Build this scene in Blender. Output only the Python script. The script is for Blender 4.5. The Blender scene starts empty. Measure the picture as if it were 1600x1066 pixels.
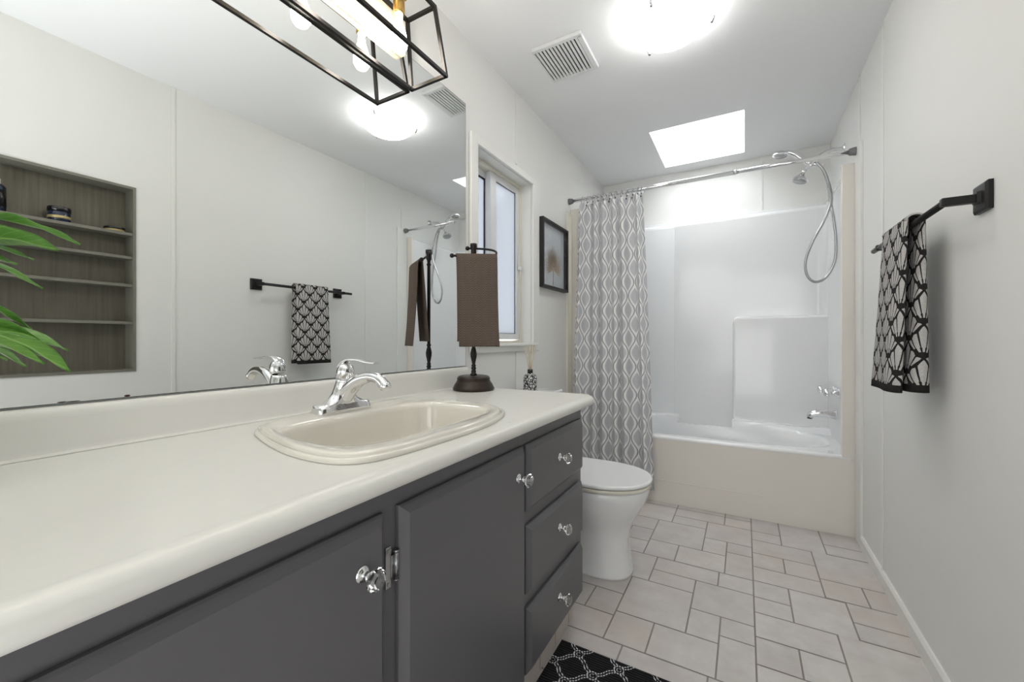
import bpy, bmesh, math, random
from mathutils import Vector, Matrix
random.seed(7)
PI = math.pi
S = bpy.context.scene
COL = S.collection

# ------------------------------------------------------------------ camera, world, exposure
W, D, H, T = 1.524, 3.38, 2.281, 2.63          # room width, back wall, ceiling, tub front
YB = -0.75                                      # wall behind the camera
cam_d = bpy.data.cameras.new('camera'); cam = bpy.data.objects.new('camera', cam_d); COL.objects.link(cam)
cam_d.sensor_width = 36.0; cam_d.lens = 640.2 / 1600 * 36; cam_d.shift_y = -1.8 / 1600
cam_d.clip_start = 0.02
cam.location = (1.034, 0.0, 0.991); cam.rotation_euler = (PI / 2, 0, 0.5162)
S.camera = cam
S.view_settings.view_transform = 'Standard'; S.view_settings.look = 'None'
S.view_settings.gamma = 1.0; S.view_settings.use_curve_mapping = False
S.view_settings.exposure = 0.90
wd = bpy.data.worlds.new('overcast_sky'); S.world = wd; wd.use_nodes = True
wd.node_tree.nodes['Background'].inputs[0].default_value = (0.93, 0.96, 1.0, 1)
wd.node_tree.nodes['Background'].inputs[1].default_value = 6.6
DOME_L, BULB_L = 7.0, 20.0
def area_light(name, loc, rot, sx, sy, power, color=(1, 1, 1)):
    d = bpy.data.lights.new(name, 'AREA'); d.shape = 'RECTANGLE'; d.size = sx; d.size_y = sy; d.energy = power; d.color = color
    o = bpy.data.objects.new(name, d); COL.objects.link(o); o.location = loc; o.rotation_euler = rot; return o
# added unseen fill behind the camera, aimed up to brighten the ceiling
bl = area_light('added_ceiling_fill', (.84, -.30, .60), (math.radians(180 - 12), 0, 0), .4, .4, 4.0, (.97, .985, 1))
# large soft fill added before the rear wall to even out the brightness
area_light('added_rear_fill', (.80, -.70, 1.00), (math.radians(100), 0, 0), 1.2, 1.7, 10, (.98, .99, 1))
bl.data.spread = math.radians(85)

# ------------------------------------------------------------------ node helpers
class X:
    """small wrapper so node maths can be written as expressions"""
    def __init__(s, nt, sock): s.nt, s.s = nt, sock
    def op(s, o, b=None, c=None):
        n = s.nt.nodes.new('ShaderNodeMath'); n.operation = o
        s.nt.links.new(s.s, n.inputs[0])
        for i, v in ((1, b), (2, c)):
            if v is None: continue
            if isinstance(v, X): s.nt.links.new(v.s, n.inputs[i])
            else: n.inputs[i].default_value = v
        return X(s.nt, n.outputs[0])
    def __add__(s, b): return s.op('ADD', b)
    def __radd__(s, b): return s.op('ADD', b)
    def __sub__(s, b): return s.op('SUBTRACT', b)
    def __mul__(s, b): return s.op('MULTIPLY', b)
    def __rmul__(s, b): return s.op('MULTIPLY', b)
    def __truediv__(s, b): return s.op('DIVIDE', b)
    def sin(s): return s.op('SINE')
    def cos(s): return s.op('COSINE')
    def abs(s): return s.op('ABSOLUTE')
    def fr(s): return s.op('FRACT')
    def fmod(s, m): return (s / m).op('FRACT') * m
    def lt(s, b): return s.op('LESS_THAN', b)
    def gt(s, b): return s.op('GREATER_THAN', b)
    def mn(s, b): return s.op('MINIMUM', b)
    def mx(s, b): return s.op('MAXIMUM', b)
    def atan2(s, b): return s.op('ARCTAN2', b)
    def sqrt(s): return s.op('SQRT')

def lin(c):
    return tuple(((v / 12.92) if v <= 0.04045 else ((v + 0.055) / 1.055) ** 2.4) for v in [x / 255 for x in c]) + (1,)

def mat(name, color, rough=0.5, metal=0.0, spec=0.5, coat=0.0, bump=0, bscale=200, var=0, vscale=6, trans=0, ior=1.45, emit=None, es=0, aniso=None):
    m = bpy.data.materials.new(name); m.use_nodes = True
    nt = m.node_tree; b = nt.nodes['Principled BSDF']
    b.inputs['Base Color'].default_value = color; b.inputs['Roughness'].default_value = rough
    b.inputs['Metallic'].default_value = metal; b.inputs['Specular IOR Level'].default_value = spec
    b.inputs['Coat Weight'].default_value = coat; b.inputs['Transmission Weight'].default_value = trans
    b.inputs['IOR'].default_value = ior
    if emit: b.inputs['Emission Color'].default_value = emit; b.inputs['Emission Strength'].default_value = es
    if bump or var:
        tc = nt.nodes.new('ShaderNodeTexCoord')
    if bump:
        n = nt.nodes.new('ShaderNodeTexNoise'); n.inputs['Scale'].default_value = bscale; n.inputs['Detail'].default_value = 4
        nt.links.new(tc.outputs['Object'], n.inputs['Vector'])
        bp = nt.nodes.new('ShaderNodeBump'); bp.inputs['Strength'].default_value = bump; bp.inputs['Distance'].default_value = 0.002
        nt.links.new(n.outputs['Fac'], bp.inputs['Height']); nt.links.new(bp.outputs['Normal'], b.inputs['Normal'])
    if var:
        n = nt.nodes.new('ShaderNodeTexNoise'); n.inputs['Scale'].default_value = vscale; n.inputs['Detail'].default_value = 5
        nt.links.new(tc.outputs['Object'], n.inputs['Vector'])
        r = nt.nodes.new('ShaderNodeMapRange'); r.inputs['From Min'].default_value = 0.25; r.inputs['From Max'].default_value = 0.75
        r.inputs['To Min'].default_value = 1 - var; r.inputs['To Max'].default_value = 1 + var
        nt.links.new(n.outputs['Fac'], r.inputs['Value'])
        mx = nt.nodes.new('ShaderNodeVectorMath'); mx.operation = 'SCALE'; mx.inputs[0].default_value = color[:3]
        nt.links.new(r.outputs['Result'], mx.inputs['Scale']); nt.links.new(mx.outputs['Vector'], b.inputs['Base Color'])
    return m

def uvxy(nt, name=''):
    n = nt.nodes.new('ShaderNodeUVMap'); n.uv_map = name
    s = nt.nodes.new('ShaderNodeSeparateXYZ'); nt.links.new(n.outputs['UV'], s.inputs[0])
    return X(nt, s.outputs[0]), X(nt, s.outputs[1])

def mixc(nt, f, a, b):
    n = nt.nodes.new('ShaderNodeMix'); n.data_type = 'RGBA'
    nt.links.new(f.s, n.inputs[0])
    for i, v in ((6, a), (7, b)):
        if isinstance(v, tuple): n.inputs[i].default_value = v
        else: nt.links.new(v, n.inputs[i])
    return n.outputs[2]

def set_bump(nt, h, strength=0.5, dist=0.002):
    bp = nt.nodes.new('ShaderNodeBump'); bp.inputs['Strength'].default_value = strength; bp.inputs['Distance'].default_value = dist
    nt.links.new(h.s, bp.inputs['Height']); nt.links.new(bp.outputs['Normal'], nt.nodes['Principled BSDF'].inputs['Normal'])

# ------------------------------------------------------------------ materials
WALLC = lin((231, 231, 228))
M = {}
M['wall'] = mat('wall_paint', WALLC, 0.55, spec=0.3, bump=0.05, bscale=120)
M['ceiling'] = mat('ceiling_paint', lin((240, 241, 242)), 0.7, spec=0.2, bump=0.05, bscale=160)
M['trim'] = mat('trim_paint', lin((232, 232, 228)), 0.35)
M['casing_cream'] = mat('aged_vinyl', lin((228, 224, 210)), 0.4)
M['vinyl'] = mat('white_vinyl', lin((226, 227, 228)), 0.35)
M['tub'] = mat('white_acrylic', lin((236, 237, 237)), 0.13, coat=0.3)
M['tub_cream'] = mat('cream_acrylic', lin((230, 225, 217)), 0.2, var=0.02, vscale=3)
M['ceramic'] = mat('white_ceramic', lin((235, 236, 236)), 0.08, coat=0.5)
M['seat_cream'] = mat('seat_plastic', lin((228, 224, 210)), 0.2)
M['bone'] = mat('bone_ceramic', lin((226, 222, 211)), 0.07, coat=0.5)
M['counter'] = mat('white_laminate', lin((224, 223, 217)), 0.28, var=0.01, vscale=40)
M['grey'] = mat('grey_cabinet_paint', lin((96, 95, 98)), 0.36, bump=0.08, bscale=60, var=0.03, vscale=3)
M['grey_dark'] = mat('cabinet_inside', lin((60, 60, 61)), 0.6)
M['chrome'] = mat('chrome', (0.78, 0.78, 0.79, 1), 0.06, metal=1)
M['steel'] = mat('brushed_steel', (0.42, 0.42, 0.43, 1), 0.25, metal=1)
M['greyplastic'] = mat('grey_plastic', lin((120, 120, 122)), 0.5)
M['champagne'] = mat('champagne_plate', lin((246, 236, 214)), 0.45, metal=0.3)
M['brass'] = mat('brushed_brass', lin((196, 158, 92)), 0.28, metal=1)
M['black'] = mat('black_metal', lin((33, 32, 33)), 0.38, metal=0.3)
M['blackcage'] = mat('black_cage_metal', lin((40, 38, 37)), 0.3, metal=0.6)
M['bronze'] = mat('dark_bronze', lin((52, 42, 36)), 0.32, metal=0.4, var=0.35, vscale=30)
M['bronze_pole'] = mat('bronze_black', lin((30, 27, 26)), 0.35, metal=0.4)
M['rubber'] = mat('black_gasket', lin((28, 29, 33)), 0.5)
M['mirror'] = mat('mirror_silver', (0.85, 0.87, 0.86, 1), 0.0, metal=1)
M['mirror_edge'] = mat('mirror_edge', lin((90, 96, 94)), 0.2)
M['rust'] = mat('mirror_blotch', lin((60, 40, 28)), 0.7, var=0.4, vscale=60)
M['darkslot'] = mat('vent_dark', lin((38, 38, 40)), 0.7)
M['glass'] = mat('clear_crystal', (1, 1, 1, 1), 0.0, trans=1.0, ior=1.5)
M['bulb'] = mat('lit_bulb', (1, 0.95, 0.85, 1), 0.2, emit=(1.0, 0.92, 0.82, 1), es=BULB_L)
M['dome'] = mat('lit_alabaster_glass', (1, 1, 1, 1), 0.3, emit=(1.0, 0.985, 0.96, 1), es=DOME_L)
M['frame_black'] = mat('black_wood', lin((34, 31, 31)), 0.4)
M['paper'] = mat('white_backing', lin((216, 218, 224)), 0.8)
M['gold_leaf'] = mat('gold_palm_foil', lin((196, 170, 140)), 0.4, metal=0.25)
M['reed'] = mat('rattan_reed', lin((222, 205, 170)), 0.7)
M['jar_blue'] = mat('dark_blue_label', lin((24, 36, 62)), 0.15, coat=0.5, var=0.6, vscale=50)
M['jar_black'] = mat('black_gloss_plastic', lin((16, 16, 20)), 0.12, coat=0.5)
M['gold_print'] = mat('pale_label_band', lin((196, 178, 128)), 0.3, metal=0.4)
M['white_cap'] = mat('translucent_cap', lin((214, 218, 216)), 0.2)
M['pot'] = mat('white_pot_ceramic', lin((210, 208, 203)), 0.3)
M['soil'] = mat('potting_soil', lin((52, 38, 28)), 0.95, bump=1, bscale=80)
M['stem'] = mat('plant_stem', lin((96, 138, 62)), 0.5)
M['kick'] = mat('toe_kick_tile', lin((190, 182, 174)), 0.45, var=0.06, vscale=20)

def frosted(name, col, tr=0.15):
    m = bpy.data.materials.new(name); m.use_nodes = True; nt = m.node_tree
    nt.nodes.clear(); o = nt.nodes.new('ShaderNodeOutputMaterial')
    t = nt.nodes.new('ShaderNodeBsdfTranslucent'); t.inputs[0].default_value = col
    p = nt.nodes.new('ShaderNodeBsdfTransparent'); p.inputs[0].default_value = (1, 1, 1, 1)
    g = nt.nodes.new('ShaderNodeBsdfGlossy'); g.inputs['Roughness'].default_value = 0.15
    a = nt.nodes.new('ShaderNodeMixShader'); a.inputs[0].default_value = tr
    b = nt.nodes.new('ShaderNodeMixShader'); b.inputs[0].default_value = 0.06
    nt.links.new(t.outputs[0], a.inputs[1]); nt.links.new(p.outputs[0], a.inputs[2])
    nt.links.new(a.outputs[0], b.inputs[1]); nt.links.new(g.outputs[0], b.inputs[2]); nt.links.new(b.outputs[0], o.inputs[0])
    return m
M['frost'] = frosted('frosted_pane', (0.245, 0.252, 0.262, 1), 0.0)
M['skyglass'] = frosted('skylight_acrylic', (0.9, 0.9, 0.9, 1), 0.75)
def clear_pane(name):
    m = bpy.data.materials.new(name); m.use_nodes = True; nt = m.node_tree
    nt.nodes.clear(); o = nt.nodes.new('ShaderNodeOutputMaterial')
    p = nt.nodes.new('ShaderNodeBsdfTransparent'); p.inputs[0].default_value = (0.97, 0.98, 0.98, 1)
    g = nt.nodes.new('ShaderNodeBsdfGlossy'); g.inputs['Roughness'].default_value = 0.03
    b = nt.nodes.new('ShaderNodeMixShader'); b.inputs[0].default_value = 0.07
    nt.links.new(p.outputs[0], b.inputs[1]); nt.links.new(g.outputs[0], b.inputs[2]); nt.links.new(b.outputs[0], o.inputs[0])
    return m
M['pane'] = clear_pane('picture_glass')

def floor_mat():
    m = mat('stone_floor_tile', (0.5, 0.48, 0.46, 1), 0.34, spec=0.4); nt = m.node_tree; b = nt.nodes['Principled BSDF']
    at = nt.nodes.new('ShaderNodeAttribute'); at.attribute_name = 'tint'
    tc = nt.nodes.new('ShaderNodeTexCoord')
    n = nt.nodes.new('ShaderNodeTexNoise'); n.inputs['Scale'].default_value = 9; n.inputs['Detail'].default_value = 8; n.inputs['Roughness'].default_value = 0.65
    nt.links.new(tc.outputs['Object'], n.inputs['Vector'])
    n2 = nt.nodes.new('ShaderNodeTexNoise'); n2.inputs['Scale'].default_value = 2.2; n2.inputs['Detail'].default_value = 3
    nt.links.new(tc.outputs['Object'], n2.inputs['Vector'])
    f = (X(nt, n.outputs['Fac']) - 0.5) * 1.6 + 0.5
    c = mixc(nt, f, lin((188, 182, 178)), lin((216, 212, 210)))
    warm = ((X(nt, n2.outputs['Fac']) - 0.5) * 3.0).op('MAXIMUM', 0.0).op('MINIMUM', 0.6)
    c = mixc(nt, warm, c, lin((203, 190, 180)))
    v = nt.nodes.new('ShaderNodeVectorMath'); v.operation = 'MULTIPLY'
    nt.links.new(c, v.inputs[0]); nt.links.new(at.outputs['Color'], v.inputs[1]); nt.links.new(v.outputs[0], b.inputs['Base Color'])
    set_bump(nt, X(nt, n.outputs['Fac']), 0.12, 0.002)
    return m
M['tile'] = floor_mat()
M['grout'] = mat('floor_grout', lin((146, 138, 133)), 0.8)

def curtain_mat():
    m = mat('ogee_curtain_fabric', (0.6, 0.6, 0.6, 1), 0.5, spec=0.35); nt = m.node_tree; b = nt.nodes['Principled BSDF']
    u, v = uvxy(nt)
    uu = u / 0.047
    s = (v * (2 * PI / 0.176)).sin() * 0.40
    de = ((uu - s + 1).fmod(2) - 1).abs()
    do = ((uu + s).fmod(2) - 1).abs()
    d = de.mn(do)
    c = mixc(nt, d.lt(0.36), lin((198, 199, 203)), lin((240, 240, 240)))
    c = mixc(nt, d.lt(0.075), c, lin((158, 158, 162)))
    nt.links.new(c, b.inputs['Base Color'])
    fine = (u * (2 * PI / 0.0016)).sin()
    b.inputs['Sheen Weight'].default_value = 0.2
    return m
M['curtain'] = curtain_mat()

def fan_mat():
    m = mat('fan_pattern_terry', (0.5, 0.5, 0.5, 1), 0.95, spec=0.1); nt = m.node_tree; b = nt.nodes['Principled BSDF']
    u, v = uvxy(nt)
    n = nt.nodes.new('ShaderNodeTexNoise'); n.inputs['Scale'].default_value = 60; tc = nt.nodes.new('ShaderNodeTexCoord')
    nt.links.new(tc.outputs['Object'], n.inputs['Vector'])
    j = (X(nt, n.outputs['Fac']) - 0.5) * 0.05
    a = u / 0.084; c = v / 0.096
    p = (a + c + j).fr() - 0.5; q = (a * -1.0 + c + j).fr() - 0.5
    lx = (p - q) * 0.5; ly = (p + q) * 0.5 + 0.5          # bottom corner of each diamond is the fan's root
    th = lx.atan2(ly)
    pet = (th * (2 * PI / 0.36)).cos()
    r = (lx * lx + ly * ly).sqrt()
    de = (p.abs()).mx(q.abs())
    # scalloped outer rim, thin dark gaps between petals, solid root
    dark = (de + pet * -0.03).gt(0.425).mx(pet.lt(-0.80 + 0.0)).mx(r.lt(0.2))
    dark = dark.mx((r - 0.33).lt(0.0) * pet.lt(-0.2))
    hem = (v - 0.022).lt(0.0)
    dark = dark.mx(hem)
    n2 = nt.nodes.new('ShaderNodeTexNoise'); n2.inputs['Scale'].default_value = 420; nt.links.new(tc.outputs['Object'], n2.inputs['Vector'])
    light = mixc(nt, X(nt, n2.outputs['Fac']), lin((150, 147, 145)), lin((222, 219, 216)))
    dk = mixc(nt, X(nt, n2.outputs['Fac']), lin((22, 21, 22)), lin((62, 59, 58)))
    nt.links.new(mixc(nt, dark, light, dk), b.inputs['Base Color'])
    set_bump(nt, X(nt, n2.outputs['Fac']) + dark * -1.2, 0.7, 0.002)
    return m
M['fan'] = fan_mat()

def zig_mat():
    m = mat('taupe_zigzag_terry', (0.2, 0.16, 0.14, 1), 0.95, spec=0.1); nt = m.node_tree; b = nt.nodes['Principled BSDF']
    u, v = uvxy(nt)
    z = ((u / 0.030).fr() - 0.5).abs() * 0.044
    w = (((v + z) * (2 * PI / 0.0088)).sin()) * 0.5 + 0.5
    n2 = nt.nodes.new('ShaderNodeTexNoise'); n2.inputs['Scale'].default_value = 500; tc = nt.nodes.new('ShaderNodeTexCoord')
    nt.links.new(tc.outputs['Object'], n2.inputs['Vector'])
    f = (w * 0.75 + X(nt, n2.outputs['Fac']) * 0.35)
    nt.links.new(mixc(nt, f, lin((38, 32, 29)), lin((134, 119, 109))), b.inputs['Base Color'])
    set_bump(nt, w, 0.8, 0.0025)
    return m
M['zig'] = zig_mat()

def mat_mat():
    m = mat('ribbed_black_mat', (0.02, 0.02, 0.02, 1), 0.9, spec=0.15); nt = m.node_tree; b = nt.nodes['Principled BSDF']
    u, v = uvxy(nt)          # metres, origin on a small ring of the trellis
    P = 0.126
    a = u / P; c = v / 0.118
    # rope outlines: rings at the lattice nodes joined by wavy double ropes
    s = (c * (2 * PI)).cos() * 0.17
    de = ((a * 2.0 - s * 1.0 + 1).fmod(2) - 1).abs() * 0.5
    do = ((a * 2.0 + s) .fmod(2) - 1).abs() * 0.5
    s2 = (a * (2 * PI)).cos() * 0.17
    d = (de.mn(do)) * P
    nx = (a + 0.5).fr() - 0.5; ny = (c + 0.5).fr() - 0.5
    mxx = a.fr() - 0.5; myy = c.fr() - 0.5
    def ring(p, q, r): return (((p * p * (P * P) + q * q * (0.118 * 0.118)).sqrt()) - r).abs()
    r1 = ring(nx, ny, 0.0145).mn(ring(mxx, myy, 0.0145))
    k1 = (nx + ny * 0.93); k2 = (nx - ny * 0.93)
    w1 = (k2 * (4 * PI)).sin() * 0.018; w2 = (k1 * (4 * PI)).sin() * 0.018
    l1 = ((k1 + w1).abs()) * 0.086; l2 = ((k2 + w2).abs()) * 0.086
    dl = l1.mn(l2)
    dbl = (dl - 0.0042).abs()
    rope = dbl.lt(0.0017).mx(r1.lt(0.0020))
    outr = ring(nx, ny, 0.0).mn(ring(mxx, myy, 0.0)).gt(0.0145)
    rope = (dbl.lt(0.0018) * outr).mx(r1.lt(0.0022)).mx(ring(nx, ny, 0.0065).mn(ring(mxx, myy, 0.0065)).lt(0.0011))
    dash = ((u + v * 0.35) * (2 * PI / 0.0085)).sin().gt(-0.45)
    rope = rope * dash
    rib = ((v * (2 * PI / 0.0088)).sin()) * 0.5 + 0.5
    base = mixc(nt, rib, lin((12, 12, 15)), lin((48, 47, 49)))
    nt.links.new(mixc(nt, rope, base, lin((205, 205, 208))), b.inputs['Base Color'])
    set_bump(nt, rib, 0.8, 0.003)
    return m
M['mat'] = mat_mat()

def wood_mat():
    m = mat('olive_grey_wood', (0.15, 0.14, 0.1, 1), 0.5); nt = m.node_tree; b = nt.nodes['Principled BSDF']
    tc = nt.nodes.new('ShaderNodeTexCoord'); mp = nt.nodes.new('ShaderNodeMapping'); mp.inputs['Scale'].default_value = (60, 60, 2.5)
    nt.links.new(tc.outputs['Object'], mp.inputs[0])
    n = nt.nodes.new('ShaderNodeTexNoise'); n.inputs['Scale'].default_value = 1.3; n.inputs['Detail'].default_value = 6
    nt.links.new(mp.outputs[0], n.inputs['Vector'])
    f = (X(nt, n.outputs['Fac']) - 0.5) * 2 + 0.5
    nt.links.new(mixc(nt, f, lin((92, 88, 77)), lin((116, 111, 98))), b.inputs['Base Color'])
    return m
M['wood'] = wood_mat()
M['wood_edge'] = mat('olive_grey_edge', lin((122, 120, 110)), 0.5)

def bottle_mat():
    m = mat('floral_print_bottle', (0.1, 0.1, 0.1, 1), 0.2, coat=0.4); nt = m.node_tree; b = nt.nodes['Principled BSDF']
    tc = nt.nodes.new('ShaderNodeTexCoord'); n = nt.nodes.new('ShaderNodeTexVoronoi'); n.inputs['Scale'].default_value = 75
    n.feature = 'DISTANCE_TO_EDGE'
    nt.links.new(tc.outputs['Object'], n.inputs['Vector'])
    n2 = nt.nodes.new('ShaderNodeTexVoronoi'); n2.inputs['Scale'].default_value = 60; nt.links.new(tc.outputs['Object'], n2.inputs['Vector'])
    f = X(nt, n.outputs['Distance']).gt(0.12) * X(nt, n2.outputs['Distance']).gt(0.33)
    nt.links.new(mixc(nt, f, lin((14, 14, 16)), lin((214, 214, 214))), b.inputs['Base Color'])
    return m
M['bottle'] = bottle_mat()

def leaf_mat():
    m = mat('plant_leaf', (0.1, 0.3, 0.05, 1), 0.35, spec=0.5); nt = m.node_tree; b = nt.nodes['Principled BSDF']
    u, v = uvxy(nt)
    tc = nt.nodes.new('ShaderNodeTexCoord'); n = nt.nodes.new('ShaderNodeTexNoise'); n.inputs['Scale'].default_value = 30
    nt.links.new(tc.outputs['Object'], n.inputs['Vector'])
    rib = (v - 0.5).abs().lt(0.035)
    vein = ((u * 9.0 - (v - 0.5).abs() * 3.0).fr()).lt(0.12) * 0.35
    f = X(nt, n.outputs['Fac']) * 0.9
    c = mixc(nt, f, lin((48, 106, 36)), lin((128, 176, 78)))
    c = mixc(nt, rib.mx(vein), c, lin((140, 180, 96)))
    nt.links.new(c, b.inputs['Base Color'])
    b.inputs['Subsurface Weight'].default_value = 0.0
    return m
M['leaf'] = leaf_mat()

# ------------------------------------------------------------------ mesh helpers (world coordinates)
def B(): return bmesh.new()
def box(bm, x0, x1, y0, y1, z0, z1, bev=0, seg=2, mi=0):
    r = bmesh.ops.create_cube(bm, size=1)
    vs = r['verts']
    for v in vs:
        v.co = Vector(((x0 + x1) / 2 + v.co.x * (x1 - x0), (y0 + y1) / 2 + v.co.y * (y1 - y0), (z0 + z1) / 2 + v.co.z * (z1 - z0)))
    fs = set(f for v in vs for f in v.link_faces)
    for f in fs: f.material_index = mi
    if bev:
        es = list(set(e for v in vs for e in v.link_edges))
        r = bmesh.ops.bevel(bm, geom=es, offset=bev, segments=seg, affect='EDGES', profile=0.5)
        for f in r['faces']: f.material_index = mi
    return vs
def frame_of(d):
    d = d.normalized(); a = Vector((0, 0, 1)) if abs(d.z) < 0.9 else Vector((1, 0, 0))
    x = d.cross(a).normalized(); return x, d.cross(x).normalized()
def tube(bm, pts, rad, seg=12, cap=True, mi=0, closed=False):
    pts = [Vector(p) for p in pts]; n = len(pts)
    rs = rad if isinstance(rad, (list, tuple)) else [rad] * n
    loops = []; px = None
    for i, p in enumerate(pts):
        if closed: d = pts[(i + 1) % n] - pts[i - 1]
        else: d = pts[min(i + 1, n - 1)] - pts[max(i - 1, 0)]
        d.normalize()
        if px is None: x, y = frame_of(d)
        else:
            x = (px - d * px.dot(d)).normalized(); y = d.cross(x)
        px = x
        loops.append([bm.verts.new(p + (x * math.cos(2 * PI * k / seg) + y * math.sin(2 * PI * k / seg)) * rs[i]) for k in range(seg)])
    rng = range(n) if closed else range(n - 1)
    for i in rng:
        a, b = loops[i], loops[(i + 1) % n]
        for k in range(seg):
            f = bm.faces.new((a[k], a[(k + 1) % seg], b[(k + 1) % seg], b[k])); f.material_index = mi; f.smooth = True
    if cap and not closed:
        for l in (loops[0][::-1], loops[-1]):
            f = bm.faces.new(l); f.material_index = mi
def catmull(P, n=8):
    P = [Vector(p) for p in P]; Q = [P[0] * 2 - P[1]] + P + [P[-1] * 2 - P[-2]]; out = []
    for i in range(1, len(Q) - 2):
        for k in range(n):
            t = k / n; a, b, c, d = Q[i - 1:i + 3]
            out.append(0.5 * ((2 * b) + (c - a) * t + (2 * a - 5 * b + 4 * c - d) * t * t + (3 * b - a - 3 * c + d) * t ** 3))
    return out + [P[-1]]
def cyl(bm, p0, p1, r0, r1=None, seg=24, mi=0): tube(bm, [p0, p1], [r0, r0 if r1 is None else r1], seg, True, mi)
def lathe(bm, prof, org, axis=(0, 0, 1), seg=32, mi=0, smooth=True, twist=0.0):
    ax = Vector(axis).normalized(); x, y = frame_of(ax); o = Vector(org); loops = []
    for r, h in prof:
        c = o + ax * h
        if r < 1e-6: loops.append([bm.verts.new(c)])
        else: loops.append([bm.verts.new(c + (x * math.cos(2 * PI * k / seg + twist) + y * math.sin(2 * PI * k / seg + twist)) * r) for k in range(seg)])
    for a, b in zip(loops, loops[1:]):
        for k in range(seg):
            k2 = (k + 1) % seg
            if len(a) == 1 and len(b) == 1: continue
            if len(a) == 1: f = bm.faces.new((a[0], b[k2], b[k]))
            elif len(b) == 1: f = bm.faces.new((a[k], a[k2], b[0]))
            else: f = bm.faces.new((a[k], a[k2], b[k2], b[k]))
            f.smooth = smooth; f.material_index = mi
    for l, rv in ((loops[0], True), (loops[-1], False)):
        if len(l) > 1:
            f = bm.faces.new(l[::-1] if rv else l); f.material_index = mi
def loft(bm, loops, capa=True, capb=True, smooth=True, mi=0, uv=None):
    L = [[bm.verts.new(p) for p in l] for l in loops]; n = len(L[0])
    lay = bm.loops.layers.uv.verify() if uv else None
    for i in range(len(L) - 1):
        for k in range(n):
            k2 = (k + 1) % n
            f = bm.faces.new((L[i][k], L[i][k2], L[i + 1][k2], L[i + 1][k])); f.smooth = smooth; f.material_index = mi
            if uv:
                for lp, (ii, kk) in zip(f.loops, ((i, k), (i, k + 1), (i + 1, k + 1), (i + 1, k))): lp[lay].uv = uv(ii, kk)
    if capa: f = bm.faces.new(L[0][::-1]); f.material_index = mi
    if capb: f = bm.faces.new(L[-1]); f.material_index = mi
def grid(bm, nx, ny, fn, uv=None, mi=0, smooth=True):
    V = [[bm.verts.new(fn(i / nx, j / ny)) for j in range(ny + 1)] for i in range(nx + 1)]
    lay = bm.loops.layers.uv.verify() if uv else None
    for i in range(nx):
        for j in range(ny):
            f = bm.faces.new((V[i][j], V[i + 1][j], V[i + 1][j + 1], V[i][j + 1])); f.smooth = smooth; f.material_index = mi
            if uv:
                for lp, (a, b) in zip(f.loops, ((i, j), (i + 1, j), (i + 1, j + 1), (i, j + 1))): lp[lay].uv = uv(a / nx, b / ny)
    return V
def prism(bm, poly, axis, a, b, mi=0, bev=0):
    """poly of 2D points extruded along axis: 'x' -> (y,z), 'y' -> (x,z), 'z' -> (x,y)"""
    f3 = {'x': lambda p, t: (t, p[0], p[1]), 'y': lambda p, t: (p[0], t, p[1]), 'z': lambda p, t: (p[0], p[1], t)}[axis]
    loft(bm, [[f3(p, a) for p in poly], [f3(p, b) for p in poly]], smooth=False, mi=mi)

# ------------------------------------------------------------------ object helpers
def thing(name, label, cat, loc=(0, 0, 0), group=None):
    o = bpy.data.objects.new(name, None); COL.objects.link(o); o.location = loc; o.empty_display_size = 0.05
    o['label'] = label; o['category'] = cat
    if group: o['group'] = group
    return o
def origin_of(o):
    v = Vector((0, 0, 0))
    while o: v += o.location; o = o.parent
    return v
def obj(name, bm, mats, parent=None, label=None, smooth_angle=None, org=None):
    bmesh.ops.recalc_face_normals(bm, faces=bm.faces)
    me = bpy.data.meshes.new(name)
    base = origin_of(parent) if parent else Vector((0, 0, 0))
    o3 = Vector(org) if org is not None else base
    bmesh.ops.translate(bm, verts=bm.verts, vec=-o3)
    bm.to_mesh(me); bm.free()
    if not isinstance(mats, (list, tuple)): mats = [mats]
    for m in mats: me.materials.append(m)
    o = bpy.data.objects.new(name, me); COL.objects.link(o)
    o.location = o3 - base
    if parent: o.parent = parent
    if label: o['label'] = label
    if smooth_angle is not None:
        me.shade_smooth(); me.set_sharp_from_angle(angle=math.radians(smooth_angle))
    return o
def tag(o, label, cat, group=None):
    o['label'] = label; o['category'] = cat
    if group: o['group'] = group
    return o
def struct(name, bm, mats, parent=None, label=None, sa=None):
    o = obj(name, bm, mats, parent, label, sa)
    if not parent: o['kind'] = 'structure'
    return o
def dup(root, delta, label=None):
    r = root.copy(); COL.objects.link(r); r.location = root.location + Vector(delta)
    if label: r['label'] = label
    for ch in list(root.children):
        c = ch.copy(); COL.objects.link(c); c.parent = r
        for g in list(ch.children):
            d = g.copy(); COL.objects.link(d); d.parent = c
    return r

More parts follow.
